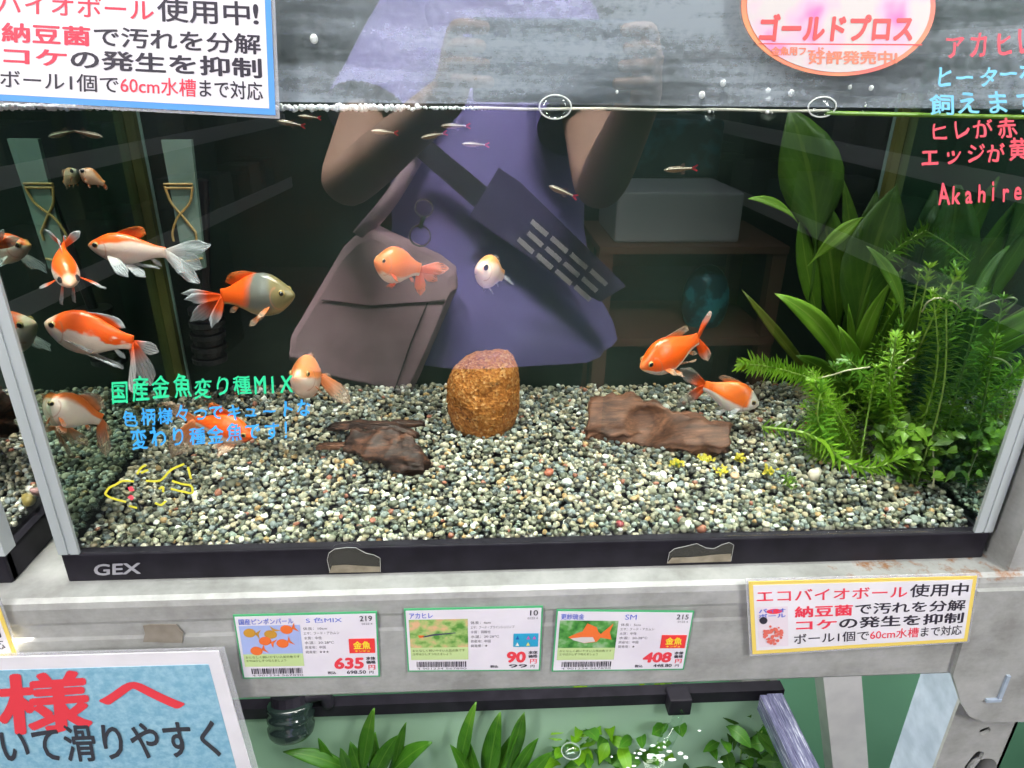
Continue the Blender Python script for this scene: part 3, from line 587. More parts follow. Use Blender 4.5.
# ------------------------------------------------------------------ price cards
M_TAGG = plain('card_green_edge', (.07, .40, .17), .4); M_CAP = plain('caption_green', (.52, .66, .30), .4)
M_CARD = mottled('card_white', (.70, .66, .73), (.77, .74, .79), 25, .3)
def fishprint(q, u, v, l, h, ang, mat, T, off, tail=True):
    body = [(.5*math.cos(a), .5*math.sin(a)*(1 if abs(a-math.pi) > 0 else 1)) for a in np.linspace(0, 2*math.pi, 17)[:-1]]
    ca, sa = math.cos(ang), math.sin(ang); f = lambda x, y: (u+l*(x*ca-y*sa), v+h*(x*sa+y*ca)*1.0)
    q.poly([f(x*.75-.1, y*.8) for x, y in body], mat, T, off, 'print')
    if tail: q.poly([f(.22, 0), (f(.55, -.42)), f(.45, 0), f(.55, .42)], mat, T, off, 'print')
def price_card(q, label, title, extra, num, lines, price, small, kind):
    T = thing('price_card', label, 'price card', q.p(.5, .5))
    q.sheet(0, 0, 1, 1, .0006, .0006, n=4).build('green_edge', M_TAGG, T)
    q.sheet(.011, .024, .989, .976, .0008, .0002, n=4).build('card', M_CARD, T)
    o = .0010
    q.text(title, .035, .055, .035+.042*len(title), .145, I_BLU, T, .015, o)
    if extra: q.text(extra, .50, .06, .50+.042*len(extra), .14, I_BLU, T, .0, o)
    q.text(num, .97-.05*len(num)/1.6, .05, .965, .13, I_BLK, T, .01, o)
    q.text('0123 4', .89, .155, .965, .185, I_GRY, T, 0, o)
    pm = {'pingpong': plain('photo_pale_blue', (.36, .44, .74), .35), 'minnow': None, 'goldfish': None}[kind]
    if pm is None:
        t = NT('photo_'+kind); v = t.coord('Object'); f = t.noise(v, 130, 3)
        pm = t.done(t.bsdf(t.ramp(f, [(.35, (.10, .28, .05)), (.5, (.34, .50, .16)), (.65, (.70, .42, .24))] if kind == 'minnow' else [(.35, (.03, .16, .03)), (.5, (.10, .33, .07)), (.68, (.32, .48, .28))]), .35))
    q.poly([(.03, .16), (.455, .16), (.455, .60), (.03, .60)], pm, T, o, 'photo_print')
    OR = plain('print_orange', (.80, .17, .04), .4); GO = plain('print_gold', (.55, .28, .04), .4)
    if kind == 'pingpong':
        for i, (u, v, a, mt) in enumerate(((.11, .27, .2, GO), (.25, .28, -1.0, GO), (.37, .22, -.3, OR), (.21, .40, .4, OR), (.33, .43, -.4, OR), (.14, .54, -.3, OR))): fishprint(q, u, v, .115, .17, a, mt, T, o+.0002+.00002*i)
    elif kind == 'minnow':
        q.poly([(.12, .42), (.20, .385), (.36, .365), (.37, .375), (.21, .41), (.13, .435)], plain('print_dark_blue', (.06, .06, .12), .4), T, o+.0002, 'print')
        q.poly([(.09, .40), (.135, .405), (.135, .43), (.10, .445)], OR, T, o+.0002, 'print')
    else:
        fishprint(q, .25, .36, .34, .42, 3.05-.35+math.pi, OR, T, o+.0002) if False else None
        q.poly([(.10, .42), (.17, .35), (.25, .30), (.32, .34), (.35, .40), (.31, .50), (.22, .52), (.14, .47)], OR, T, o+.0002, 'print')
        q.poly([(.20, .33), (.23, .20), (.30, .26), (.32, .35)], OR, T, o+.00022, 'print'); q.poly([(.33, .38), (.42, .20), (.40, .34), (.42, .46), (.34, .43)], OR, T, o+.00024, 'print')
        q.poly([(.12, .44), (.20, .42), (.28, .42), (.30, .49), (.22, .515), (.14, .47)], plain('print_silver', (.62, .58, .55), .4), T, o+.0003, 'print')
    q.poly([(.03, .60), (.455, .60), (.455, .80), (.03, .80)], M_CAP, T, o, 'caption_panel')
    for k, s in enumerate(('おとなしく飼いやすい人気の魚です', 'エサは少しずつ与えましょう')): q.text(s, .045, .625+.055*k, .43-.1*k, .665+.055*k, plain('ink_olive', (.10, .14, .04), .4), T, 0, o+.0003)
    m = MB(); rnd = random.Random(len(title)); u = .07
    while u < .44:
        w = rnd.choice((.003, .004, .006, .009)); m.add([q.p(u, .83, o), q.p(u+w, .83, o), q.p(u+w, .92, o), q.p(u, .92, o)], [(0, 1, 2, 3)]); u += w+rnd.choice((.004, .005, .007))
    m.build('barcode', I_BLK, T)
    q.text('4 901234 567890', .07, .93, .44, .96, I_GRY, T, 0, o)
    for k, s in enumerate(lines): q.text(s, .475, .20+.072*k, .475+min(.021*len(s)+.02, .32), .245+.072*k, I_GRY, T, 0, o)
    if kind == 'minnow':
        q.sheet(.79, .40, .975, .605, o+.0002, .0002, n=2).build('badge', plain('badge_blue', (.03, .34, .55), .4), T)
        for u, v, c in ((.82, .46, (.02, .12, .4)), (.90, .46, (.5, .12, .45)), (.945, .46, (.5, .12, .45)), (.82, .56, (.75, .78, .75)), (.90, .56, (.75, .68, .15))):
            q.poly([(u-.014, v+.025), (u+.014, v+.025), (u, v-.03)], plain('badge_mark_%d' % int(u*1000+v*10), c, .4), T, o+.0004, 'badge_mark')
    else:
        q.sheet(.79, .39, .975, .61, o+.0002, .0002, n=2).build('badge', plain('badge_red', (.78, .05, .05), .4), T)
        q.text('金魚', .82, .42, .945, .545, plain('badge_yellow', (.9, .68, .05), .4), T, .04, o+.0005); q.text('キンギョ', .83, .555, .935, .59, plain('badge_yellow', (.9, .68, .05), .4), T, .02, o+.0005)
    w = .07*len(price); q.text(price, .88-w, .68, .885, .86, I_RED2, T, .055, o, slant=.04)
    q.text('本体', .905, .67, .975, .725, I_BLK, T, .03, o); q.text('価格', .905, .73, .975, .785, I_BLK, T, .03, o); q.text('円', .92, .80, .97, .875, I_RED2, T, .02, o)
    q.text('税込', .62, .895, .68, .94, I_BLK, T, .02, o); q.text(small, .76, .885, .90, .94, I_BLK, T, .02, o); q.text('円', .925, .895, .955, .94, I_BLK, T, .01, o)
    return T
YC = YB-.0008
price_card(qpix(((233, 614.5), (377, 611), (380, 676), (243.5, 678)), YC), 'price card showing several orange fish on pale blue and the price 635', '国産ピンポンパール', 'S 色MIX', '219', ['体長：10cm', 'エサ：フード・アカムシ', '水質：中性', '水温：20-28℃', '原産地：中国', '飼育度：★★★'], '635', '698.50', 'pingpong')
price_card(qpix(((404, 608.5), (543, 605.5), (540, 670), (408, 671)), YC), 'price card with a blurry green photo of one slim fish and the price 90', 'アカヒレ', '', '10', ['体長：4cm', 'エサ：フード・ブラインシュリンプ', '水質：弱酸性', '水温：20-28℃', '原産地：中国', '飼育度：★'], '90', '99', 'minnow')
price_card(qpix(((556.5, 609), (694, 610.5), (683.5, 669), (551.5, 671)), YC), 'slanting price card with an orange and white goldfish photo and the price 408', '更紗琉金', 'SM', '215', ['体長：5cm', 'エサ：フード・アカムシ', '水質：中性', '水温：20-28℃', '原産地：中国', '飼育度：★'], '408', '448.80', 'goldfish')

# ------------------------------------------------------------------ stone and wood
t = NT('porous_stone'); v = t.coord(); vo = t.n('ShaderNodeTexVoronoi'); t.l(v, vo.inputs['Vector']); vo.inputs['Scale'].default_value = 520
vo2 = t.n('ShaderNodeTexVoronoi'); t.l(v, vo2.inputs['Vector']); vo2.inputs['Scale'].default_value = 520
f = t.noise(v, 240, 4, .7); c = t.ramp(vo.outputs['Color'], [(.1, (.20, .062, .010)), (.4, (.32, .108, .020)), (.7, (.40, .158, .036)), (.95, (.48, .26, .11))])
c = t.mix(t.ramp(f, [(.30, (1, 1, 1)), (.42, (0, 0, 0))]), c, (.09, .035, .01)); M_STONE = t.done(t.bsdf(c, .8, 0, .2, vo2.outputs['Distance'], .0015))
b0 = PG(484, 424); sy = b0.y
pl, pr_, ptp, pbt = PY(447, 395, sy), PY(521, 395, sy), PY(484, 352, sy+.008), PY(484, 430, sy)
cx, hw_, zt, zb = (pl.x+pr_.x)/2, (pr_.x-pl.x)/2, ptp.z, pbt.z-.004
bm = bmesh.new(); bmesh.ops.create_icosphere(bm, subdivisions=6, radius=1)
for vtx in bm.verts:
    p = vtx.co; r = math.hypot(p.x, p.y); k = (abs(p.z)**3.4+r**3.4)**(-1/3.4); p = p*k
    tp = 1-.10*max(0, p.z)-.05*max(0, -p.z)
    q3 = Vector((p.x*hw_*tp, p.y*hw_*.92*tp, p.z*(zt-zb)/2))
    q3.z += .0035*p.x*(p.z > 0)
    nn = p.normalized(); q3 += nn*(.0022*mnoise.noise(q3*55)+.0009*mnoise.noise(q3*260)+.0006*mnoise.noise(q3*700)); vtx.co = q3
so = MB().bm(bm).build('porous_stone', M_STONE, None, True); so.location = (cx, sy+.004, (zt+zb)/2)
tag(so, 'orange-brown porous stone block standing on the gravel at the tank centre', 'stone')

def wood_mat(name, dark, mid, light, axis):
    t = NT(name); v = t.coord('Object', axis); f = t.noise(v, 60, 6, .65); g = t.noise(t.coord(), 40, 3)
    c = t.ramp(t.math('ADD', t.math('MULTIPLY', f, .7), t.math('MULTIPLY', g, .3)), [(.32, dark), (.50, mid), (.68, light)]); return t.done(t.bsdf(c, .6, 0, .4, f, .0012))
def wood_piece(name, label, st, mat, seed, holes=(), cat='driftwood', more=()):
    """stations: (centre, half width across, half thickness, tilt) along the piece"""
    if more:
        parts = [wood_loft(q_, seed+k_, holes) for k_, q_ in enumerate((st, *more))]; V = []; Fc = []
        for v_, f_ in parts: k_ = len(V); V += v_; Fc += [tuple(i+k_ for i in x) for x in f_]
    else: V, Fc = wood_loft(st, seed, holes)
    o = obj(name, V, Fc, mat, None, True); tag(o, label, cat); return o
def wood_loft(st, seed, holes):
    V = []; Fc = []; nseg = 36; N = 14
    sts = []
    for i in range(len(st)-1):
        a, b = st[i], st[i+1]
        for k in range(N): f = k/N; sts.append((Vector(a[0]).lerp(Vector(b[0]), f), a[1]+(b[1]-a[1])*f, a[2]+(b[2]-a[2])*f, a[3]+(b[3]-a[3])*f))
    sts.append((Vector(st[-1][0]), *st[-1][1:])); ns = len(sts)
    ax = (sts[-1][0]-sts[0][0]).normalized(); side = ax.cross(Vector((0, 0, 1))).normalized(); up = side.cross(ax)
    for i, (c, w, h, tl) in enumerate(sts):
        for j in range(nseg):
            a = 2*math.pi*j/nseg; cx_, sx_ = math.cos(a), math.sin(a)
            px_ = math.copysign(abs(cx_)**.6, cx_)*w; pz_ = math.copysign(abs(sx_)**.6, sx_)*h
            x = px_*math.cos(tl)-pz_*math.sin(tl); z = px_*math.sin(tl)+pz_*math.cos(tl)
            p = c+side*x+up*z; s = p-c
            d = .30*mnoise.noise(Vector((i*.10, j*.55, seed)))+.34*mnoise.noise(p*85+Vector((seed, 0, 0)))+.16*mnoise.noise(p*260)+.14*mnoise.noise(Vector((i*.05, j*1.4, seed+5)))
            p = c+s*(1+d)+ax*(.004*mnoise.noise(p*140+Vector((0, seed, 9))) if i in (0, 1, ns-1, ns-2) else 0)
            for hc, hr, hd in holes:
                dd = (p-hc).length/hr
                if dd < 1: p = p-(up*.5-Vector((0, 1, 0))*.9).normalized()*hd*(1-dd*dd)
            V.append(p)
    for i in range(ns-1):
        for j in range(nseg): Fc.append((i*nseg+j, (i+1)*nseg+j, (i+1)*nseg+(j+1) % nseg, i*nseg+(j+1) % nseg))
    V += [sts[0][0]+ax*.004, sts[-1][0]-ax*.005]
    for j in range(nseg): Fc.append((j, (j+1) % nseg, len(V)-2)); Fc.append(((ns-1)*nseg+(j+1) % nseg, (ns-1)*nseg+j, len(V)-1))
    return V, Fc
M_W1 = wood_mat('broken_wood', (.022, .009, .005), (.095, .036, .018), (.21, .090, .048), (.5, 5, 5)); M_W2 = wood_mat('dark_wood', (.006, .003, .002), (.026, .009, .005), (.15, .058, .030), (.8, 3, 5))
A, Bq = PG(592, 428), PG(722, 452)
hole = A.lerp(Bq, .46)+Vector((-.004, -.004, .016))
wood_piece('wood_plank', 'broken reddish-brown plank lying on the gravel right of the stone', [(A+Vector((-.004, 0, .009)), .018, .0065, -.85), (A.lerp(Bq, .35)+Vector((0, .004, .012)), .018, .007, -.75), (A.lerp(Bq, .7)+Vector((0, .002, .010)), .015, .007, -.62), (Bq+Vector((.004, 0, .010)), .012, .0065, -.5)], M_W1, 2.7, ((hole, .019, .012),))
A, Bq = PG(352, 452), PG(432, 472)
wood_piece('driftwood', 'dark jagged piece of driftwood half buried in the gravel left of the stone', [(A+Vector((.0, .004, .006)), .010, .008, -.7), (A.lerp(Bq, .4)+Vector((0, .004, .008)), .013, .011, -.8), (A.lerp(Bq, .75)+Vector((0, .001, .006)), .011, .010, -.7), (Bq+Vector((-.004, 0, .003)), .005, .005, -.3)], M_W2, 6.1, (),
           'driftwood', ([(PG(330, 436)+Vector((0, 0, .008)), .003, .002, 0), (PG(360, 440)+Vector((0, 0, .014)), .006, .003, .2), (PG(395, 447)+Vector((0, 0, .016)), .006, .004, .3), (PG(418, 452)+Vector((0, 0, .014)), .002, .002, 0)],
                         [(PG(372, 446)+Vector((0, 0, .014)), .005, .003, -.2), (PG(398, 440)+Vector((0, 0, .014)), .004, .003, .1), (PG(428, 436)+Vector((0, 0, .011)), .002, .0015, 0)]))
c0 = PG(330, 449); wood_piece('driftwood', 'small flat reddish wood splinter on the gravel left of the dark driftwood', [(c0+Vector((-.010, 0, .002)), .0025, .0016, 0), (c0+Vector((0, 0, .003)), .005, .0024, .2), (c0+Vector((.012, .001, .002)), .003, .0016, 0)], M_W1, 1.2)
c0 = PX(4, 405, -.355); wood_piece('driftwood', 'dark brown wood in the neighbouring tank at the left picture edge', [(c0+Vector((-.10, .03, -.012)), .02, .018, 0), (c0+Vector((-.04, .01, -.010)), .022, .020, .3), (c0+Vector((-.006, 0, -.010)), .012, .014, 0)], M_W2, 4.4)

# ------------------------------------------------------------------ equipment inside the tank
pl_ = thing('strapped_plate', 'pale green plate with crossed yellow bands hanging at the back left of the tank', 'plate', PY(185, 265, .150))
yp = .150; cs = [PY(163, 108, yp), PY(193, 106, yp), PY(206, 268, yp), PY(187, 271, yp)]
MB().prism([PY(a, b, yp) for a, b in ((161, 140), (191, 140), (205, 268), (185, 271))], (0, .004, 0)).build('plate', mottled('pale_green_plate', (.13, .20, .17), (.20, .28, .24), 20, .5), pl_)
bd = MB(); e = Vector((0, -.0008, 0))
for line in (((164, 184), (193, 184)), ((165, 188), (193, 188)), ((165, 186), (172, 203), (183, 216), (196, 232)), ((193, 186), (190, 203), (178, 217), (173, 232), (174, 241)), ((196, 232), (197, 240)), ((185, 262), (203, 258))):
    bd.tube(smooth_path([PY(a, b, yp)+e for a, b in line], 5), .0009, 6)
bd.build('rubber_band', plain('band_yellow', (.42, .27, .09), .5), pl_)
pf = thing('sponge_filter', 'black ribbed filter standing in the back left corner behind the goldfish', 'filter', PY(208, 360, .165))
yy = .172; m = MB(); a, b = PY(206, 310, yy), PY(210, 358, yy)
for k in range(9):
    c = a.lerp(b, k/8); m.tube([c+Vector((0, 0, .0021)), c-Vector((0, 0, .0019))], .0135 if k % 2 == 0 else .0115, 20)
m.build('ribbed_body', plain('filter_black', (.006, .006, .008), .5), pf)
m = MB(); m.tube([a, PY(203, 180, yy)], .004, 10); m.build('riser_tube', plain('filter_black', (.006, .006, .008), .5), pf)

# ------------------------------------------------------------------ fish
def fish_mat(name, white, orange, head, a=(0, 0, 0), thr=0.0, nz=.35, headx=.5, nscale=3.0, belly=None, edge=.06, seed=0.0):
    """orange where a.x*X + a.z*Z + noise > thr (coordinates in body lengths)"""
    t = NT(name); co = t.coord('UV'); x, y, z = t.sep(co)      # UV: along body 0..1, height -1..1
    mp = t.n('ShaderNodeCombineXYZ'); t.l(x, mp.inputs[0]); t.l(t.math('MULTIPLY', y, .3), mp.inputs[1]); mp.inputs[2].default_value = seed
    f = t.math('SUBTRACT', t.noise(mp.outputs[0], nscale, 2, .4), .5)
    val = t.math('ADD', t.math('ADD', t.math('MULTIPLY', x, a[0]), t.math('MULTIPLY', y, a[2])), t.math('MULTIPLY', f, nz*2))
    mk = t.ramp(t.math('ADD', t.math('MULTIPLY', t.math('SUBTRACT', val, thr), 1/edge/2), .5), [(0, (0, 0, 0)), (1, (1, 1, 1))])
    c = t.mix(mk, white, orange)
    hm = t.ramp(t.math('ADD', t.math('MULTIPLY', t.math('SUBTRACT', headx, t.math('ADD', x, t.math('MULTIPLY', y, -.02))), 16), .5), [(0, (0, 0, 0)), (1, (1, 1, 1))])
    c = t.mix(hm, c, head)
    if belly: c = t.mix(t.ramp(t.math('MULTIPLY', y, -1), [(.45, (0, 0, 0)), (.8, (1, 1, 1))]), c, belly)
    # gill cover line
    dx = t.math('SUBTRACT', x, .17); dy = t.math('MULTIPLY', t.math('ADD', y, .12), .14); rr = t.math('SQRT', t.math('ADD', t.math('MULTIPLY', dx, dx), t.math('MULTIPLY', dy, dy)))
    ln = t.math('MULTIPLY', t.math('LESS_THAN', t.math('ABSOLUTE', t.math('SUBTRACT', rr, .095)), .009), t.math('GREATER_THAN', x, .19))
    c = t.mix(t.math('MULTIPLY', ln, .45), c, (.45, .16, .10))
    sc = t.n('ShaderNodeTexVoronoi'); cm = t.n('ShaderNodeCombineXYZ'); t.l(t.math('MULTIPLY', x, 30), cm.inputs[0]); t.l(t.math('MULTIPLY', y, 9), cm.inputs[1]); t.l(cm.outputs[0], sc.inputs['Vector']); sc.inputs['Scale'].default_value = 1
    p = t.n('ShaderNodeBsdfPrincipled'); t.l(c, p.inputs['Base Color']); p.inputs['Roughness'].default_value = .32; p.inputs['Specular IOR Level'].default_value = .5
    p.inputs['Subsurface Weight'].default_value = .25; p.inputs['Subsurface Radius'].default_value = (1, .5, .3); p.inputs['Subsurface Scale'].default_value = .0015
    b = t.n('ShaderNodeBump'); b.inputs['Strength'].default_value = .15; b.inputs['Distance'].default_value = .0004; t.l(sc.outputs['Distance'], b.inputs['Height']); t.l(b.outputs[0], p.inputs['Normal'])
    return t.done(p.outputs[0])
def fin_mat(name, c0, c1, split=.5, alpha0=.9, alpha1=.42):
    t = NT(name); x, y, z = t.sep(t.coord('UV'))
    f = t.ramp(x, [(split-.18, (0, 0, 0)), (split+.18, (1, 1, 1))]); c = t.mix(f, c0, c1)
    rays = t.math('MULTIPLY', t.math('ADD', t.math('SINE', t.math('MULTIPLY', y, 34)), 1), .05)
    al = t.math('SUBTRACT', t.mix(f, (alpha0,)*3, (alpha1,)*3), rays)
    return t.done(t.shmix(al, t.transp(), t.shmix(.35, t.bsdf(c, .35), t.transl(c))))
OR = (.78, .095, .006); OR2 = (.72, .17, .03); PW = (.66, .50, .43); PK = (.78, .50, .40); GOLD = (.42, .30, .10); FW = (.62, .64, .68)
EYE_G = plain('eye_gold', (.40, .27, .10), .15); EYE_K = plain('eye_pupil', (.008, .008, .01), .08)
S_ = [0, .02, .06, .12, .20, .28, .38, .50, .62, .74, .85, .93, 1]
HU = [.02, .16, .32, .52, .75, .92, 1.0, .97, .84, .64, .47, .39, .38]; HL = [.02, .17, .34, .54, .76, .92, 1.0, 1.0, .86, .62, .43, .35, .33]; WW = [.02, .22, .44, .66, .86, .97, 1.0, .95, .78, .55, .33, .20, .12]
def goldfish(label, nose, ped, hh, bw, mats, lobes, dorsal, pect=(), pelv=(), name='goldfish', bend=0.0, roll=0.0, group='goldfish in the large tank', fins=None, eyer=.045, arch=.0, hump=1.0, eyes_dark=False, eyes=True, up=None):
    """nose, ped: 3-D points; hh: half height, bw: half width (fractions of length); lobes/dorsal/...: 3-D tip points"""
    nose, ped = Vector(nose), Vector(ped); L = (nose-ped).length; X = (nose-ped)/L
    upv = Vector(up) if up else Vector((0, 0, 1)); Zv = (upv-X*upv.dot(X)).normalized(); Yv = Zv.cross(X)
    Zv, Yv = Zv*math.cos(roll)+Yv*math.sin(roll), Yv*math.cos(roll)-Zv*math.sin(roll)
    Mx = Matrix((X, Yv, Zv)).transposed().to_4x4(); Mx.translation = (nose+ped)/2; inv = Mx.inverted()
    n = 24; V = []; UV = []; Fc = []
    ss = np.linspace(0, 1, 33)**1.25; ss[0] = 0
    axp = lambda s: Vector(((.5-s)*L, bend*L*(s-.35)**2*(1 if s > .35 else 0), arch*L*math.sin(math.pi*s)))
    for s in ss:
        hu, hl, w = np.interp(s, S_, HU)*hh*L*hump, np.interp(s, S_, HL)*hh*L, np.interp(s, S_, WW)*bw*L; c = axp(s)
        for j in range(n):
            a = 2*math.pi*j/n; ca, sa = math.cos(a), math.sin(a); h = hu if sa > 0 else hl
            V.append(c+Vector((0, ca*w*(1-.18*max(0, sa)), math.copysign(abs(sa)**.95, sa)*h))); UV.append((s, sa))
    ns = len(ss)
    for i in range(ns-1):
        for j in range(n): Fc.append((i*n+j, i*n+(j+1) % n, (i+1)*n+(j+1) % n, (i+1)*n+j))
    Fc += [tuple(range(n-1, -1, -1)), tuple((ns-1)*n+j for j in range(n))]
    # mouth: a small pushed-in slot at the very front
    o = obj(name, V, Fc, mats[0], None, True, uv=UV); o.matrix_world = Mx; tag(o, label, 'fish', group)
    fm = fins or mats[1]
    def lobe(nm, a, tip, wid, mat, n1=9, n2=7, splay=.0, droop=.0, tipw=.55, side=None):
        a, tip = Vector(a), Vector(tip); d = tip-a; LL = d.length; d = d/LL
        sd = (Vector(side) if side is not None else Vector((0, 0, 1))); sd = sd-d*sd.dot(d); sd = sd.normalized() if sd.length > 1e-5 else d.orthogonal().normalized(); nn = d.cross(sd)
        Vv, uvs, ff = [], [], []
        for i in range(n1+1):
            s = i/n1; w = wid*LL*(.36+(.76*s**.8)-(.55*max(0, s-.62)**1.3*3.0))
            w = max(w, .02*LL*(1-s)) if s < 1 else wid*LL*tipw*.5
            for j in range(n2+1):
                k = j/n2*2-1; sl = s*(1-.14*k*k*s)
                Vv.append(a+d*(LL*sl)+sd*(k*w)+nn*(LL*.05*math.sin(k*3.1+s*4)*s+droop*LL*s*s)); uvs.append((s, j/n2))
        for i in range(n1):
            for j in range(n2): q0 = i*(n2+1)+j; ff.append((q0, q0+n2+1, q0+n2+2, q0+1))
        m_ = obj(nm, Vv, ff, mat, o, True, None, True, uvs); md = m_.modifiers.new('thickness', 'SOLIDIFY'); md.thickness = .00025; return m_
    pe = axp(.985)
    for tip, wid in lobes: lobe('tail_fin', pe, inv @ Vector(tip), wid, mats[1], side=(0, 0, 1))
    if dorsal:                                    # (s0, s1, apex point, material)
        s0, s1, apex = dorsal[:3]; mt = dorsal[3] if len(dorsal) > 3 else fm; ap = inv @ Vector(apex); Vv, uvs, ff = [], [], []; n1, n2 = 12, 5
        for i in range(n1+1):
            s = s0+(s1-s0)*i/n1; b = axp(s)+Vector((0, 0, np.interp(s, S_, HU)*hh*L*hump*.96)); k = i/n1
            env = (math.sin(math.pi*min(1, k*1.25+.06)*.5)**.8)*(1-.62*k**1.3) 
            dirv = (ap-(axp(s0+(s1-s0)*.35)+Vector((0, 0, np.interp(s0, S_, HU)*hh*L))))
            for j in range(n2+1): Vv.append(b+dirv*(env*j/n2)+Vector((0, .012*L*math.sin(k*7)*j/n2, 0))); uvs.append((j/n2, k*.6))
        for i in range(n1):
            for j in range(n2): q0 = i*(n2+1)+j; ff.append((q0, q0+1, q0+n2+2, q0+n2+1))
        m_ = obj('dorsal_fin', Vv, ff, mt, o, True, None, True, uvs); md = m_.modifiers.new('thickness', 'SOLIDIFY'); md.thickness = .0003
    for sgn in (1, -1):
        b = axp(.31)+Vector((0, sgn*np.interp(.31, S_, WW)*bw*L*.86, -.40*hh*L))
        tip = inv @ Vector(pect[0 if sgn > 0 else 1]) if len(pect) == 2 and pect[0] is not None else b+Vector((-.14*L, sgn*.10*L, -.13*L))
        lobe('pectoral_fin', b, tip, .26, fm, 6, 5, side=(1, 0, .3))
        b = axp(.50)+Vector((0, sgn*.35*bw*L, -.93*hh*L)); tip = inv @ Vector(pelv[0 if sgn > 0 else 1]) if len(pelv) == 2 else b+Vector((-.15*L, sgn*.06*L, -.12*L))
        lobe('pelvic_fin', b, tip, .26, fm, 6, 5, side=(1, 0, .2))
    b = axp(.80)+Vector((0, 0, -.45*hh*L)); lobe('anal_fin', b, b+Vector((-.14*L, 0, -.10*L)), .24, fm, 6, 5, side=(1, 0, .2))
    if eyes:
        for sgn in (1, -1):
            s = .125; w = np.interp(s, S_, WW)*bw*L; c = axp(s)+Vector((0, sgn*w*.93, .16*hh*L)); r = eyer*L
            ey = MB().sphere(c, r, 0, 14, (1, .55, 1)).build('eye', EYE_K if eyes_dark else EYE_G, o, True, True)
            MB().sphere(c+Vector((.05*r, sgn*r*.27, 0)), r*.74, 0, 12, (1, .55, 1)).build('pupil', EYE_K, ey, True, True)
    return o
def fm(name, **k): return fish_mat(name, **k)
FIN_OW = fin_mat('fin_orange_white', OR, FW, .58, .95, .5); FIN_O = fin_mat('fin_orange', OR, OR2, .6, .9, .55); FIN_W = fin_mat('fin_white', (.70, .62, .60), FW, .3, .75, .38); FIN_P = fin_mat('fin_peach', (.80, .26, .09), (.66, .45, .33), .5, .8, .4)
def D(px, py, y): return PY(px, py, y)
dC = max(.03, min(.12, PX(60, 246, -.2955).y)); dE = max(.02, PX(41, 326, -.2955).y); dT = PX(79, 175, -.2955).y
print('depths', dC, dE, dT)
goldfish('white goldfish facing left with an orange back and long tail near the strapped plate', D(88, 245, dC), D(166, 253, dC+.004), .215, .135,
         (fm('goldfish_skin_saddle', white=PW, orange=OR, head=(.82, .33, .10), a=(-.55, 0, .75), thr=.14, nz=.18, headx=.035, seed=1), FIN_W),
         [(D(211, 245, dC+.010), .20), (D(199, 283, dC-.004), .22), (D(203, 268, dC+.014), .30), (D(184, 272, dC-.012), .25)], (.36, .66, D(143, 221, dC+.004), FIN_O), (D(128, 278, dC-.012), D(122, 272, dC+.02)), (D(146, 278, dC-.006), D(160, 268, dC+.012)))
goldfish('large goldfish facing left with an orange saddle over a white belly, above the green handwriting', D(44, 323, dE), D(133, 343, dE+.004), .285, .16,
         (fm('goldfish_skin_wavy', white=PW, orange=OR, head=(.80, .58, .44), a=(.12, 0, .62), thr=.10, nz=.55, headx=.11, nscale=6, seed=2.2), fin_mat('fin_orange_base', OR, (.66, .62, .64), .30)),
         [(D(159, 352, dE+.010), .30), (D(132, 393, dE-.006), .20), (D(152, 386, dE+.008), .20)], (.42, .80, D(120, 311, dE+.004), FIN_OW), (D(92, 352, dE-.014), D(86, 350, dE+.02)), (D(118, 367, dE-.004), D(124, 368, dE+.010)), hump=.95, fins=FIN_W)
dB = .012
goldfish('goldfish facing the viewer with spread fins, orange crown and pinkish cheeks', D(71, 286, dB-.004), D(57, 247, dB+.030), .19, .155,
         (fm('goldfish_skin_crown', white=PW, orange=OR, head=(.82, .48, .34), a=(.30, 0, .50), thr=.28, nz=.16, headx=.10, seed=3.4), FIN_OW),
         [(D(45, 229, dB+.030), .14), (D(80, 231, dB+.040), .26), (D(66, 238, dB+.045), .25)], (.36, .68, D(56, 232, dB+.030)), (D(106, 289, dB+.010), D(39, 288, dB+.004)), (D(74, 303, dB+.018), D(61, 305, dB+.012)), fins=FIN_OW, eyes_dark=True, bend=.2)
dD = .085
goldfish('goldfish facing right with a grey-gold front half and a bright orange rear half', D(295, 295, dD), D(222, 297, dD+.010), .285, .16,
         (fm('goldfish_skin_two_tone', white=(.115, .115, .10), orange=OR, head=(.17, .13, .055), a=(.9, 0, .10), thr=.56, nz=.10, headx=.26, seed=4.8, belly=(.30, .21, .09)), FIN_OW),
         [(D(182, 293, dD+.012), .16), (D(184, 299, dD+.004), .18), (D(191, 321, dD+.016), .18), (D(211, 328, dD), .20)], (.44, .82, D(228, 266, dD+.008), FIN_O), (), (), fins=FIN_P, arch=.02)
dG = .012
goldfish('pale-faced goldfish at the front left corner with its tail hanging down', D(40, 402, dG+.010), D(101, 420, dG+.030), .30, .17,
         (fm('goldfish_skin_pale', white=(.76, .62, .52), orange=OR2, head=(.82, .47, .24), a=(.45, 0, .62), thr=.58, nz=.16, headx=.10, seed=5.1), FIN_P),
         [(D(107, 457, dG+.034), .16), (D(103, 446, dG+.030), .2), (D(109, 440, dG+.040), .2)], (.45, .88, D(105, 388, dG+.034), FIN_P), (), (D(58, 432, dG), D(88, 445, dG+.028)), fins=FIN_P)
dH = .055
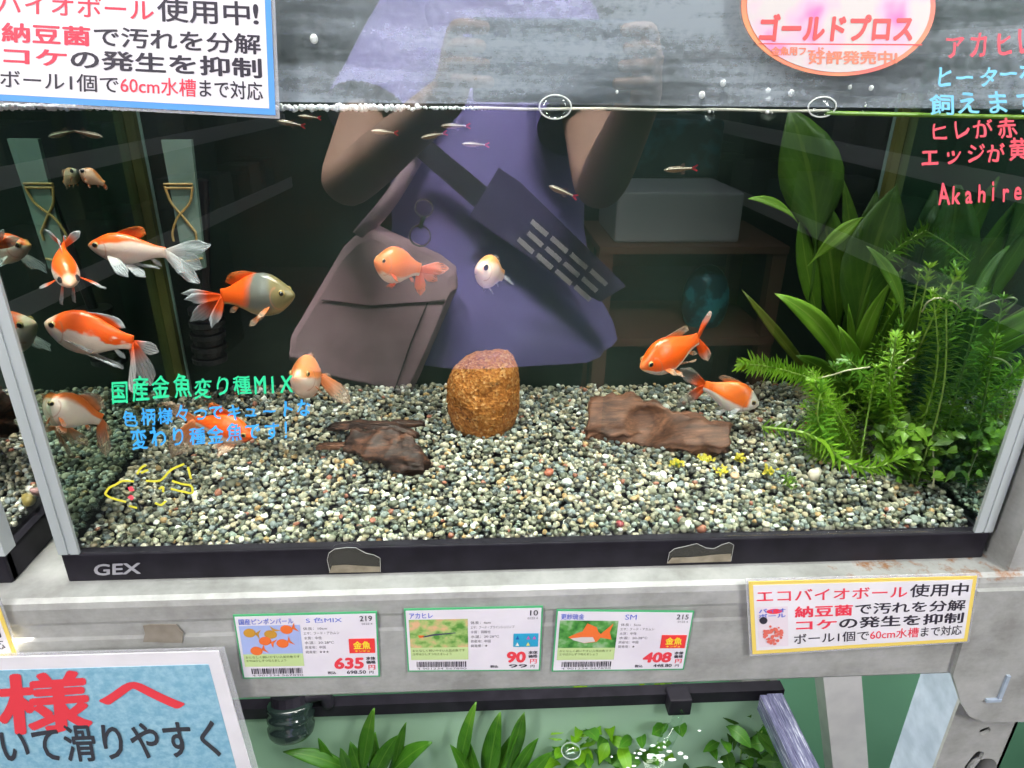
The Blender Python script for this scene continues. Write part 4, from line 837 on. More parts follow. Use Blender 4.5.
goldfish('orange goldfish facing right behind the blue handwriting just above the gravel', D(254, 437, dH), D(196, 421, dH+.010), .26, .16,
         (fm('goldfish_skin_orange_back', white=PW, orange=OR, head=OR, a=(-.1, 0, .62), thr=-.16, nz=.22, headx=.16, seed=6.3), FIN_P),
         [(D(161, 402, dH+.014), .22), (D(172, 457, dH+.010), .26)], (.34, .66, D(208, 397, dH+.004), FIN_O), (D(217, 456, dH-.010), D(222, 452, dH+.012)), (), fins=FIN_P, arch=.02)
dI = .085
goldfish('peach-orange goldfish turning its face to the viewer at the end of the green handwriting', D(296, 377, dI-.004), D(320, 376, dI+.040), .33, .20,
         (fm('goldfish_skin_peach', white=(.80, .56, .46), orange=(.86, .27, .08), head=(.82, .42, .28), a=(.0, 0, .62), thr=-.05, nz=.14, headx=.05, seed=7.7), FIN_P),
         [(D(332, 378, dI+.044), .35), (D(351, 403, dI+.040), .24)], (.36, .74, D(314, 349, dI+.018), FIN_P), (), (D(322, 391, dI+.014), D(308, 394, dI+.012)), fins=FIN_P)
dJ = .125
goldfish('deep orange chubby goldfish hanging in front of the reflected bag', D(374, 261, dJ-.006), D(420, 270, dJ+.012), .36, .23,
         (fm('goldfish_skin_deep_orange', white=(.66, .52, .40), orange=(.78, .16, .015), head=(.72, .17, .03), a=(-.1, 0, .62), thr=-.34, nz=.2, headx=.16, seed=8.2), FIN_O),
         [(D(449, 268, dJ+.020), .24), (D(421, 296, dJ+.012), .26), (D(438, 280, dJ+.024), .24)], (.34, .78, D(400, 246, dJ), FIN_O), (), (D(386, 287, dJ), D(392, 288, dJ+.01)), fins=FIN_O)
dK = .115
goldfish('small pinkish-white goldfish facing left in the middle of the tank', D(477, 268, dK-.006), D(503, 276, dK+.014), .40, .26,
         (fm('goldfish_skin_pink', white=(.80, .56, .46), orange=(.82, .34, .12), head=(.82, .52, .42), a=(.2, 0, .5), thr=.34, nz=.2, headx=.10, seed=9.6), FIN_W),
         [(D(514, 285, dK+.016), .12), (D(511, 281, dK+.022), .18)], (.36, .7, D(499, 254, dK+.006)), (D(475, 274, dK-.004), D(480, 277, dK+.01)), (), fins=FIN_W, eyer=.075, eyes_dark=True)
dL = .085
goldfish('bright orange goldfish swimming down to the left above the broken plank', D(640, 368, dL-.004), D(698, 339, dL+.012), .28, .17,
         (fm('goldfish_skin_bright', white=(.78, .62, .54), orange=OR, head=(.84, .22, .06), a=(.15, 0, .62), thr=-.24, nz=.4, headx=.05, nscale=5, seed=10.9), fin_mat('fin_orange_long', OR, (.74, .50, .42), .72)),
         [(D(711, 311, dL+.016), .14), (D(709, 361, dL+.014), .22), (D(703, 352, dL+.02), .2)], (.38, .72, D(689, 320, dL+.006), FIN_P), (), (D(684, 377, dL-.004), D(697, 360, dL+.012)), fins=FIN_P)
dM = .120
goldfish('orange goldfish with a white face pointing right, close above the gravel behind the broken plank', D(759, 405, dM-.006), D(704, 386, dM+.006), .29, .17,
         (fm('goldfish_skin_white_face', white=(.74, .62, .56), orange=(.84, .16, .015), head=(.72, .64, .60), a=(-.1, 0, .62), thr=-.22, nz=.2, headx=.20, nscale=4, seed=12.4), fin_mat('fin_dusky', OR, (.36, .33, .30), .42, .85, .35)),
         [(D(680, 368, dM+.008), .26), (D(676, 408, dM+.006), .24)], (.34, .70, D(722, 372, dM), FIN_P), (), (), fins=FIN_W)
dT = min(max(dT, .06), .17)
goldfish('tiny pale young goldfish beside the strapped plate', D(79, 170, dT), D(104, 184, dT+.004), .34, .22,
         (fm('goldfish_skin_young', white=(.62, .44, .30), orange=(.66, .30, .10), head=(.70, .56, .46), a=(.2, 0, .5), thr=.40, nz=.2, headx=.12, seed=13.1), FIN_P),
         [(D(107, 190, dT+.006), .3)], (.4, .7, D(96, 170, dT)), (), (), eyer=.085, eyes_dark=True, fins=FIN_P)

# white cloud minnows near the surface
t = NT('minnow_skin'); x, y, z = t.sep(t.coord('UV')); c = t.ramp(t.math('ADD', t.math('MULTIPLY', y, .5), .5), [(.0, (.17, .11, .07)), (.34, (.22, .13, .07)), (.52, (.05, .025, .02)), (.62, (.52, .44, .34)), (.74, (.60, .54, .42)), (.80, (.07, .045, .03)), (1, (.08, .055, .035))])
M_MIN = t.done(t.bsdf(c, .3)); FIN_R = fin_mat('fin_red', (.62, .03, .04), (.45, .03, .05), .5, .95, .75); FIN_D = fin_mat('fin_dim', (.34, .20, .16), (.30, .16, .14), .5, .45, .25)
V = []; UV = []; Fc = []; n = 14; ss = np.linspace(0, 1, 17)
for s in ss:
    h = np.interp(s, [0, .05, .15, .35, .55, .8, 1], [.006, .045, .085, .105, .092, .052, .04]); w = np.interp(s, [0, .05, .2, .4, .8, 1], [.004, .032, .06, .062, .026, .012])
    for j in range(n): a = 2*math.pi*j/n; V.append((.5-s, math.cos(a)*w, math.sin(a)*h-(.012 if math.sin(a) < 0 and .2 < s < .6 else 0))); UV.append((s, math.sin(a)))
for i in range(16):
    for j in range(n): Fc.append((i*n+j, i*n+(j+1) % n, (i+1)*n+(j+1) % n, (i+1)*n+j))
Fc += [tuple(range(n-1, -1, -1)), tuple(16*n+j for j in range(n))]
mn = obj('minnow', V, Fc, M_MIN, None, True, uv=UV)
def mfin(nm, pts, mat): return obj(nm, pts, [tuple(range(len(pts)))], mat, mn, False, None, True, [(.3+.1*i, .3) for i in range(len(pts))])
for sg in (1, -1): mfin('tail_fin', [(-.48, 0, .03*sg), (-.66, .004, .12*sg), (-.70, .002, .085*sg), (-.60, 0, .012*sg), (-.50, 0, 0)], FIN_R)
mfin('dorsal_fin', [(-.05, 0, .085), (-.14, 0, .18), (-.24, 0, .17), (-.22, 0, .065)], FIN_D); mfin('anal_fin', [(-.06, 0, -.09), (-.14, 0, -.19), (-.27, 0, -.16), (-.24, 0, -.06)], FIN_D)
for sg in (1, -1):
    e_ = MB().sphere((.41, sg*.035, .012), .030, 0, 10, (1, .5, 1)).build('eye', plain('minnow_eye', (.55, .52, .45), .2), mn, True, True); MB().sphere((.412, sg*.046, .012), .018, 0, 8, (1, .5, 1)).build('pupil', EYE_K, e_, True, True)
MN = [((103, 137), (70, 130), .12, 'minnow highest at the left, under the blue-edged sign'), ((371, 131), (397, 133), .03, 'minnow at the left end of the row in front of the reflected shirt'),
      ((421, 138), (446, 133), .05, 'minnow tilted nose-down between its neighbours under the waterline'), ((441, 126), (469, 126), .09, 'dim minnow closest under the waterline left of the largest bubble'),
      ((462, 144), (488, 145), .05, 'minnow with reddish lower fins below the row near the waterline'), ((549, 186), (576, 197), .06, 'minnow slanting down to the right with a red tail beside the reflected strap'),
      ((664, 170), (696, 168), .06, 'silvery minnow with a bright red tail right of the reflected shirt'), ((277, 121), (304, 126), .06, 'minnow under the right corner of the blue-edged sign'),
      ((298, 116), (320, 118), .10, 'faint minnow under the white foam line')]
for i, (a, b, y, lab) in enumerate(MN):
    o = mn if i == 0 else copy_tree(mn)
    A = PY(*a, y); B_ = PY(*b, y); L = (A-B_).length/1.12; X = (A-B_).normalized(); Zv = (Vector((0, 0, 1))-X*X.z).normalized(); Yv = Zv.cross(X)
    Mx = (Matrix((X, Yv, Zv)).transposed()*L).to_4x4(); Mx = Mx if True else Mx
    for r in range(3): Mx[r][3] = 0
    Mx[3][3] = 1; Mx.translation = A.lerp(B_, .44); o.matrix_world = Mx; tag(o, lab, 'fish', 'small minnows near the surface')

# ------------------------------------------------------------------ water plants
def leaf_mat(name, c1, c2, vein, tr=.35):
    t = NT(name); x, y, z = t.sep(t.coord('UV')); f = t.noise(t.coord(), 55, 3)
    c = t.ramp(f, [(.3, c1), (.7, c2)])
    mid = t.math('LESS_THAN', t.math('ABSOLUTE', t.math('SUBTRACT', y, .5)), .035); c = t.mix(t.math('MULTIPLY', mid, .6), c, vein)
    vn = t.math('POWER', t.math('ABSOLUTE', t.math('SINE', t.math('ADD', t.math('MULTIPLY', x, 30), t.math('MULTIPLY', t.math('ABSOLUTE', t.math('SUBTRACT', y, .5)), -26)))), 14); c = t.mix(t.math('MULTIPLY', vn, .18), c, vein)
    return t.done(t.shmix(tr, t.bsdf(c, .38), t.transl(c)))
LG = leaf_mat('leaf_green', (.042, .115, .007), (.080, .18, .012), (.17, .26, .035)); LD = leaf_mat('leaf_dark_green', (.030, .085, .010), (.055, .13, .014), (.12, .20, .03))
LL = leaf_mat('leaf_light_green', (.12, .27, .016), (.19, .36, .03), (.30, .42, .08)); LO = leaf_mat('leaf_olive', (.07, .11, .012), (.13, .16, .02), (.2, .2, .04)); LP = leaf_mat('leaf_pale', (.24, .40, .10), (.36, .50, .17), (.45, .58, .25))
LW = leaf_mat('weed_green', (.14, .32, .016), (.28, .50, .035), (.4, .55, .08), .5); LWD = leaf_mat('weed_dark_green', (.060, .18, .012), (.13, .30, .02), (.1, .25, .03), .4); LY = leaf_mat('sprig_yellow', (.42, .36, .02), (.62, .52, .04), (.6, .5, .1), .3)
M_STEM = plain('stem_pale_green', (.25, .36, .07), .5); M_ROOT = plain('root_cream', (.42, .40, .26), .5)
def blade(A, B, w, bow=(0, 0, 0), face=(0, -1, .25), n=12, m=4, stalk=.18, fold=.18, wave=.05, wmax=.5):
    A, B, bow, face = Vector(A), Vector(B), Vector(bow), Vector(face); V = []; UV = []; Fc = []
    P = [A.lerp(B, i/n)+bow*(4*(i/n)*(1-i/n)) for i in range(n+1)]
    for i in range(n+1):
        s = i/n; d = (P[min(i+1, n)]-P[max(i-1, 0)]).normalized(); sd = d.cross(face); sd = sd.normalized() if sd.length > 1e-4 else d.orthogonal().normalized(); nn = sd.cross(d)
        k = max(0, (s-stalk)/(1-stalk)); ww = w*.5*max(.05, (math.sin(math.pi*min(1, k**(math.log(.5)/math.log(wmax))))**.85 if 0 < k < 1 else 0))
        for j in range(m+1):
            q_ = j/m*2-1; V.append(P[i]+sd*(q_*ww)+nn*(abs(q_)*ww*fold+wave*w*math.sin(s*9+q_*2)*abs(q_))); UV.append((s, j/m))
    for i in range(n):
        for j in range(m): a = i*(m+1)+j; Fc.append((a, a+m+1, a+m+2, a+1))
    return V, UV, Fc
def add_leaf(T, A, B, w, mat, **k):
    V, UV, Fc = blade(A, B, w, **k); o = obj('leaf', V, Fc, mat, T, True, None, False, UV); md = o.modifiers.new('thickness', 'SOLIDIFY'); md.thickness = .0004; return o
def sword(label, base, y0, leaves, crown=.006, name='sword_plant'):
    T = thing(name, label, 'water plant', base)
    for lf in leaves:
        (ax, ay), (bx, by), wpx, mat = lf[:4]; ya = lf[4] if len(lf) > 4 else y0; yb = lf[5] if len(lf) > 5 else y0; bow = lf[6] if len(lf) > 6 else (0, 0, .004)
        A, B = PY(ax, ay, ya), PY(bx, by, yb); dep = (A.lerp(B, .5)-CAM).dot(fw); A.x = min(A.x, .272); B.x = min(B.x, .272)
        add_leaf(T, A, B, (wpx if wpx > 55 else wpx*.82)*dep/F_PX, mat, bow=bow, face=(random.uniform(-.3, .3), -1, .35), stalk=.36 if math.hypot(ax-bx, ay-by) > 185 else .12)
    cr = MB()
    if crown: cr.sphere(Vector(base)+Vector((0, 0, .002)), crown, 0, 10, (1, 1, .8)); cr.build('crown', M_STEM, T, True)
    return T
b1 = PG(870, 408)
sword('large sword plant with long broad leaves, the tallest leaf reaching the waterline', b1, b1.y,
      [((808, 300), (789, 108), 60, LD, .15, .15, (.012, 0, 0)), ((870, 405), (800, 215), 26, LG, b1.y, .15, (-.010, 0, .01)), ((868, 405), (818, 186), 40, LG, b1.y+.01, .15, (.004, 0, .004)), ((872, 405), (842, 176), 27, LG, b1.y, .16, (.008, 0, .002)), ((874, 405), (911, 200), 32, LG, b1.y+.01, .16, (-.008, 0, 0)),
       ((808, 266), (863, 217), 18, LL, .135, .12, (0, 0, .003)), ((800, 225), (748, 199), 11, LL, .15, .14, (.0, 0, .006)), ((868, 400), (775, 294), 27, LL, b1.y-.01, .105, (.006, 0, .012)), ((866, 402), (742, 290), 13, LO, b1.y+.02, .15, (0, 0, .0)),
       ((868, 395), (891, 281), 20, LL, b1.y-.01, .11, (-.008, 0, 0)), ((872, 398), (901, 300), 19, LG, b1.y-.02, .10, (-.003, 0, .0)), ((906, 330), (866, 246), 16, LG, .10, .12, (.006, 0, .004)), ((862, 392), (848, 304), 13, LL, b1.y-.01, .11, (0, 0, 0)), ((868, 402), (838, 326), 22, LL, b1.y-.02, .09, (.004, 0, 0)),
       ((860, 402), (796, 356), 20, LG, b1.y-.01, .12, (0, 0, .006)), ((862, 406), (824, 383), 16, LG, b1.y-.02, .09, (0, 0, .004)), ((880, 404), (874, 372), 22, LL, b1.y-.03, .08, (0, 0, .003)), ((880, 400), (902, 346), 16, LL, b1.y-.02, .08, (0, 0, .0)), ((872, 400), (858, 280), 18, LD, b1.y+.02, .15, (0, 0, 0)), ((864, 400), (838, 230), 22, LD, b1.y+.03, .17, (0, 0, 0)), ((876, 402), (930, 360), 16, LG, b1.y, .12, (0, 0, .006))])
b2 = PG(965, 408)
sword('second sword plant with wide dark leaves behind the red handwriting at the right', b2, b2.y,
      [((958, 405), (1022, 185), 62, LD, .15, .15, (-.008, 0, 0)), ((955, 405), (948, 205), 40, LD, .17, .17, (.004, 0, 0)), ((962, 405), (975, 190), 44, LD, .17, .175, (0, 0, 0)), ((966, 406), (1006, 296), 22, LG, .11, .09, (0, 0, .0)), ((966, 406), (905, 268), 15, LG, .13, .12, (0, 0, .004)), ((968, 408), (1030, 300), 26, LD, .13, .15, (0, 0, .004)), ((962, 402), (935, 305), 20, LG, .12, .10, (.004, 0, .002)), ((964, 404), (978, 262), 26, LG, .15, .15, (0, 0, 0))])
b3 = PG(975, 452)
sword('small rosette plant with pale oval leaves near the right side glass', b3, b3.y,
      [((972, 450), (965, 412), 20, LP, b3.y, .07, (0, 0, .003)), ((975, 450), (1000, 424), 26, LP, b3.y, .05, (0, 0, .004)), ((978, 452), (1006, 446), 24, LP, b3.y, .045, (0, 0, .004)), ((960, 452), (925, 399), 18, LP, b3.y, .085, (0, 0, .003)), ((962, 452), (905, 408), 8, LP, b3.y, .085, (0, 0, .002))], .004)

def weed(label, path, leaf_len, mat, name='waterweed', step=.0042, per=6, wid=.0022, group=None, tip=True, seed=0, droop=.2, stem=M_STEM, srad=.0008, forward=.55):
    rnd = random.Random(seed); pts = smooth_path(path, 10); T = thing(name, label, 'water plant', pts[0], group)
    sb = MB().tube(pts, [srad*(1-.4*i/len(pts)) for i in range(len(pts))], 6); sb.build('stem', stem, T, True)
    V = []; UV = []; Fc = []; acc = 0; tot = sum((pts[i+1]-pts[i]).length for i in range(len(pts)-1)); run = 0
    for i in range(len(pts)-1):
        seg = (pts[i+1]-pts[i]); L = seg.length; d = seg/L if L > 0 else Vector((0, 0, 1))
        a = d.orthogonal().normalized(); b = d.cross(a)
        while acc < L:
            s = (run+acc)/tot; c = pts[i]+d*acc; off = rnd.uniform(0, 6.28); k_ = per if s < .9 else per+2
            for q_ in range(k_):
                th = off+2*math.pi*q_/k_; rad = a*math.cos(th)+b*math.sin(th); ll = leaf_len*rnd.uniform(.75, 1.15)*(1 if s < .93 else .8)
                fwd = d*(forward+(.8 if s > .9 else 0)); dirv = (rad+fwd).normalized(); sd = d.cross(rad).normalized(); dr = (rad*.3-d*.5+Vector((0, 0, -.5)))*droop
                k = len(V)
                for u, w in ((0, .35), (.35, 1), (.7, .8), (1, .06)):
                    p = c+dirv*(ll*u)+dr*(ll*u*u)
                    V.append(p-sd*(wid*.5*w)); V.append(p+sd*(wid*.5*w)); UV.append((u, 0)); UV.append((u, 1))
                Fc += [(k, k+1, k+3, k+2), (k+2, k+3, k+5, k+4), (k+4, k+5, k+7, k+6)]
            acc += step*rnd.uniform(.85, 1.15)
        acc -= L; run += L
    obj('leaves', V, Fc, mat, T, True, None, False, UV); return T
def path(*pts): return [PY(*p) for p in pts]
weed('waterweed with a bright bushy tip pointing left beside the orange fish pair', path((838, 412, .105), (815, 382, .108), (790, 372, .11), (765, 366, .11), (742, 364, .108)), .0125, LW, seed=1, step=.0034, per=7, wid=.003)
weed('waterweed stem curving along the gravel with leaves hanging like a feather', path((762, 427, .06), (800, 432, .045), (822, 442, .038), (842, 460, .034), (866, 468, .03), (890, 462, .032), (902, 452, .036)), .0105, LW, seed=2, step=.0045, per=5, wid=.0024, srad=.0011)
weed('waterweed with a star-shaped tip right of the centre of the thicket', path((905, 380, .10), (925, 335, .095), (938, 308, .092), (950, 288, .09), (957, 276, .09)), .0115, LW, seed=3, step=.0062, per=6, wid=.0022)
weed('waterweed with a pale star tip at the right picture edge', path((985, 400, .09), (1000, 330, .085), (1006, 300, .082), (1010, 280, .08)), .0115, LW, seed=4, step=.006, wid=.0022)
weed('dark waterweed stem leaning right in front of the second sword plant', path((880, 262, .13), (905, 243, .135), (930, 228, .14), (956, 217, .14)), .011, LWD, seed=5, step=.0048, wid=.0022)
lab = 'waterweed stem inside the dense thicket at the right of the tank'
rnd = random.Random(12)
for i in range(26):
    px = rnd.uniform(835, 1005); y = rnd.uniform(.045, .175); b = PY(px, 470, y); b.z = gz(y)
    b.x = min(b.x, .285); top = rnd.uniform(250, 380) if px > 890 else rnd.uniform(330, 400); tx = px+rnd.uniform(-45, 45)
    if px < 880: top = max(top, 365)
    e = PY(tx, top, min(.185, y+rnd.uniform(-.02, .03))); e.x = min(e.x, .286)
    if e.z < b.z+.02: e.z = b.z+.03
    mid = b.lerp(e, .5)+Vector((rnd.uniform(-.015, .015), rnd.uniform(-.01, .01), rnd.uniform(0, .01))); mid.x = min(mid.x, .286)
    weed(lab, [b, mid, e], rnd.uniform(.009, .0125), LW if rnd.random() < .62 else LWD, seed=20+i, step=.0055, per=6, wid=.0021, group='waterweed stems of the thicket', forward=.4)
lab = 'fine feathery weed strand at the left edge of the thicket'
for i in range(11):
    px = rnd.uniform(795, 862); py = rnd.uniform(385, 440); y = rnd.uniform(.05, .11); b = PG(rnd.uniform(800, 865), rnd.uniform(435, 462)); e = PY(px, py-rnd.uniform(0, 25), b.y+rnd.uniform(-.01, .015)); e.z = max(e.z, b.z+.012)
    weed(lab, [b, b.lerp(e, .5)+Vector((rnd.uniform(-.01, .01), 0, .006)), e], .011, LW, name='feathery_weed', seed=60+i, step=.0036, per=7, wid=.0011, group='feathery weed strands', forward=.3)
def clump(label, base, w, h, n, lmin, lmax, wid, mats, seed, name='bushy_plant'):
    rnd = random.Random(seed); T = thing(name, label, 'water plant', base); base = Vector(base)
    st = MB()
    for k, mt in enumerate(mats):
        V = []; UV = []; Fc = []
        for i in range(n//len(mats)):
            hgt = rnd.random(); c = base+Vector((rnd.gauss(0, .42)*w*(.45+.55*math.sin(math.pi*min(1, .15+hgt*.8))), rnd.gauss(0, .32)*w, hgt*h))
            ang = rnd.uniform(0, 6.28); dv = Vector((math.cos(ang), math.sin(ang)*.8-.3, rnd.uniform(-.1, .9))).normalized(); l = rnd.uniform(lmin, lmax)
            v, u, f = blade(c, c+dv*l, wid*rnd.uniform(.7, 1.2), (0, 0, l*.12), (rnd.uniform(-.4, .4), -.7, .7), 5, 2, .1)
            kk = len(V); V += v; UV += u; Fc += [tuple(a+kk for a in x) for x in f]
        obj('leaves', V, Fc, mt, T, True, None, False, UV)
    for i in range(7):
        a = rnd.uniform(0, 6.28); st.tube(smooth_path([base, base+Vector((math.cos(a)*w*.2, math.sin(a)*w*.2, h*.5)), base+Vector((math.cos(a)*w*.5, math.sin(a)*w*.3, h*.95))], 4), .0007, 5)
    st.build('stem', M_STEM, T, True); return T
bb = PG(905, 476); clump('bushy bright green small-leaved plant low in the right front of the tank', bb, .034, .040, 190, .008, .014, .0055, [LL, LG], 3)
bb = PG(935, 452); clump('bushy small-leaved plant just behind the bright one at the right front', bb, .030, .040, 120, .008, .013, .005, [LW, LG], 4)
bb = PG(975, 478); clump('small-leaved plant pressed close to the right side glass', bb, .018, .050, 110, .007, .012, .004, [LW, LG], 5)
for px, py, w, n, lab in ((677, 466, .0048, 34, 'yellow sprig just under the tip of the broken plank'), (705, 462, .0062, 40, 'yellow sprig second from the plank tip'), (738, 461, .0052, 36, 'yellow sprig furthest back to the right of the plank'), (722, 474, .0050, 30, 'yellow sprig lying in front of the others'), (768, 474, .0048, 34, 'yellow-green sprig beside the tiny green tuft')):
    b = PG(px, py); clump(lab, b, w, .0035, n, .002, .0038, .0022, [LY], px, 'yellow_sprig')
b = PG(788, 486); clump('tiny dark green tuft on the gravel in front of the thicket', b, .0055, .008, 40, .003, .006, .0016, [LW, LG], 9, 'green_tuft')
rt = []
for i, (lab, pts) in enumerate((('pale root trailing above the feathery weed', ((818, 378, .08), (832, 375, .075), (845, 371, .07), (855, 369, .068), (870, 367, .066))), ('cream root in front of the sword plant crown', ((894, 381, .07), (896, 372, .068), (905, 362, .07), (914, 357, .075))),
                                ('long thin root hanging in front of the thicket right part', ((990, 332, .06), (994, 345, .058), (990, 360, .058), (985, 378, .06), (980, 388, .06))), ('curling root at the middle of the thicket', ((922, 312, .075), (928, 302, .07), (940, 298, .068), (955, 303, .07), (962, 310, .072))),
                                ('thin root dangling over the bushy bright plant', ((932, 430, .05), (933, 450, .045), (934, 475, .042), (933, 488, .040))))):
    o = MB().tube(smooth_path(path(*pts), 8), .0006, 5).build('plant_root', M_ROOT, None, True); tag(o, lab, 'root')

# ------------------------------------------------------------------ the tank on the lower tier
RZ = -.25; x0, x1, y0, y1 = -.300, .256, -.165, .130
T = thing('lower_tank', 'low green-tinted tank under the front beam with plants and a black rim', 'fish tank', (0, -.02, -.6))
m = MB(); m.box((x0, y1-.012, RZ-.013), (x1, y1, RZ)); m.box((x0, y0, RZ-.02), (x0+.016, y1-.016, RZ)); m.box((x0+.016, y0, RZ-.02), (x1-.02, y0+.016, RZ))
m.build('black_rim', M_BLACK, T)
t = NT('wet_scratched_rim'); v = t.coord('Object', (60, 4, 60)); f = t.noise(v, 8, 5, .7); M_RIMW = t.done(t.bsdf(t.ramp(f, [(.35, (.06, .06, .12)), (.55, (.17, .17, .28)), (.70, (.62, .63, .74))]), .2, .2))
MB().box((x1-.020, y0, RZ-.018), (x1-.004, y1-.016, RZ+.001), bev=.001).box((x1-.026, y0, RZ-.02), (x1-.020, y1-.016, RZ-.001)).build('side_rim', M_RIMW, T)
M_PALEG = mottled('pale_green_panel', (.33, .44, .35), (.41, .52, .43), 4, .5)
M_PANE2 = glass_mat('lower_glass', 1.2, (.90, .96, .92))
MB().box((x0+.002, y1-.009, -.595), (x1-.002, y1-.004, RZ-.004)).build('back_pane', M_PALEG, T)
MB().box((x0+.002, y0+.002, -.6), (x1-.002, y1-.004, -.594)).build('bottom_pane', M_PALEG, T)
MB().box((x0+.004, y0+.004, -.6), (x0+.009, y1-.009, RZ-.02)).build('side_pane', M_PALEG, T)
MB().box((x1-.009, y0+.004, -.6), (x1-.004, y1-.009, RZ-.02)).build('side_pane', M_PANE2, T)
MB().box((x0+.009, y0+.004, -.6), (x1-.009, y0+.009, RZ-.02)).build('front_pane', M_PANE2, T)
V = []; Fc = []; nx, ny = 90, 60
sp = PZ(650, 752, -.262)
for i in range(nx+1):
    for j in range(ny+1):
        x = x0+.009+(x1-x0-.018)*i/nx; y = y0+.009+(y1-y0-.018)*j/ny; r = math.hypot(x-sp.x, y-sp.y)
        V.append((x, y, -.262+.0016*math.sin(r*230)*math.exp(-r*16)+.0006*mnoise.noise((x*25, y*25, 5))))
for i in range(nx):
    for j in range(ny): a = i*(ny+1)+j; Fc.append((a, a+ny+1, a+ny+2, a+1))
o = obj('water', V, Fc, glass_mat('lower_water_surface', 1.22, (.84, .93, .87)), None, True); tag(o, 'rippled greenish water of the low tank under the beam', 'water', None, 'stuff')
def reed(label, bx, by, z0, leaves, mat, name='leafy_plant'):
    base = PZ(bx, by, z0); T = thing(name, label, 'water plant', base)
    for (tx, ty, zt, ax, ay, za, wpx) in leaves:
        A, B = PZ(ax, ay, za), PZ(tx, ty, zt)
        if B.y > .104: B = PY(tx, ty, .104)
        if A.y > .100: A = PY(ax, ay, .100)
        dep = (B-CAM).dot(fw); add_leaf(T, A, B, wpx*.8*dep/F_PX, mat, bow=(0, 0, .006), face=(random.uniform(-.4, .4), -.5, 1), stalk=.03, wmax=.42)
    MB().tube(smooth_path([base, base.lerp(PZ(bx, by-30, z0+.05), .5), PZ(bx, by-40, z0+.09)], 5), .002, 6).build('stem', M_STEM, T, True)
    return T
LR = leaf_mat('reed_leaf', (.045, .16, .012), (.10, .27, .02), (.2, .35, .05), .4); LRB = leaf_mat('reed_leaf_bright', (.14, .34, .01), (.26, .46, .02), (.3, .5, .05), .4)
reed('pointed-leaf plant at the left of the low tank beside the dark bottle', 365, 800, -.42, [(283, 752, -.28, 352, 772, -.34, 20), (318, 738, -.28, 340, 790, -.36, 15), (340, 748, -.27, 352, 790, -.36, 15), (374, 708, -.27, 362, 775, -.35, 20), (398, 735, -.27, 368, 790, -.36, 22), (432, 742, -.27, 385, 780, -.36, 26), (350, 742, -.28, 368, 800, -.36, 24), (406, 722, -.28, 392, 780, -.36, 13), (330, 772, -.28, 365, 800, -.35, 14), (375, 732, -.27, 376, 800, -.36, 16)], LR)
reed('pointed-leaf plant in the middle of the low tank', 485, 805, -.42, [(476, 702, -.27, 458, 775, -.35, 20), (520, 728, -.28, 490, 790, -.36, 18), (500, 712, -.28, 486, 790, -.36, 26), (450, 745, -.28, 480, 800, -.36, 18), (538, 738, -.28, 505, 795, -.36, 18), (440, 770, -.28, 472, 800, -.36, 22), (524, 712, -.29, 508, 775, -.36, 22), (468, 740, -.28, 480, 800, -.36, 20), (552, 752, -.28, 515, 800, -.36, 20)], LR)
for i, (px, py, lab, w) in enumerate(((640, 778, 'bright green bushy plant under the water jet in the low tank', .05), (580, 790, 'bright green bushy plant under the round bubble in the low tank', .04), (735, 785, 'dark green bushy plant at the right end of the low tank', .045))):
    clump(lab, PZ(px, py, -.40), w, .10, 120, .02, .035, .014, [LRB, LR] if i < 2 else [LR, LD], 40+i)
# dark glass bottle-like filter head and the spout
fb = thing('filter_bottle', 'dark shiny ribbed filter bottle at the left end of the low tank rim', 'filter', PZ(291, 736, -.29))
tb = PZ(290, 702, -.240); bb = PZ(292, 740, -.272); ax = (bb-tb); m = MB()
rr = [.020, .0215, .019, .0215, .0215, .019, .0215, .021, .020, .017, .010]; m.tube([tb+ax*(i/10) for i in range(11)], rr, 20); m.build('bottle_body', plain('dark_chrome', (.012, .022, .020), .12, 0, .9), fb, True)
MB().tube([tb-ax*.25, tb], .017, 16).build('bottle_cap', M_BLACK, fb)
MB().tube(smooth_path([tb+Vector((.012, 0, .004)), tb+Vector((.03, .004, .004)), tb+Vector((.034, .004, -.010))], 5), .006, 10).build('elbow_pipe', M_BLACK, fb, True)
sp_ = thing('water_spout', 'small black spout under the rim of the low tank pouring water', 'spout', PZ(678, 704, -.252)); c0 = PZ(678, 703, -.258)
MB().box((c0.x-.011, c0.y-.008, c0.z-.008), (c0.x+.011, c0.y+.010, c0.z+.012), bev=.0015).build('spout_body', M_BLACK, sp_)
M_JET = glass_mat('jet_water', 1.33, (.93, .97, .95)); jet = MB()
e = PZ(664, 745, -.262); jet.tube(smooth_path([c0+Vector((0, -.008, -.004)), c0.lerp(e, .5)+Vector((0, -.006, .0)), e], 6), [.005]*6+[.007]*7, 10)
o = jet.build('water_jet', M_JET, None, True); tag(o, 'clear stream of water falling from the black spout', 'water')
fo = MB(); rnd = random.Random(8)
for i in range(30):
    a = rnd.uniform(0, 6.28); r = abs(rnd.gauss(0, .022)); c = PZ(658, 756, -.262)+Vector((math.cos(a)*r*1.5, math.sin(a)*r*.7, rnd.uniform(.0, .0015)))
    l = rnd.uniform(.0008, .0022); fo.sphere(c, l, 0, 6, (rnd.uniform(1, 2.4), 1, .5))
fo = fo.build('splash_foam', plain('foam_white', (.72, .74, .76), .3), None, True); tag(fo, 'white splash foam where the water jet lands', 'foam', None, 'stuff')
c = PZ(571, 751, -.262); o = thing('bubble', 'round bubble floating on the low tank water', 'bubble', c)
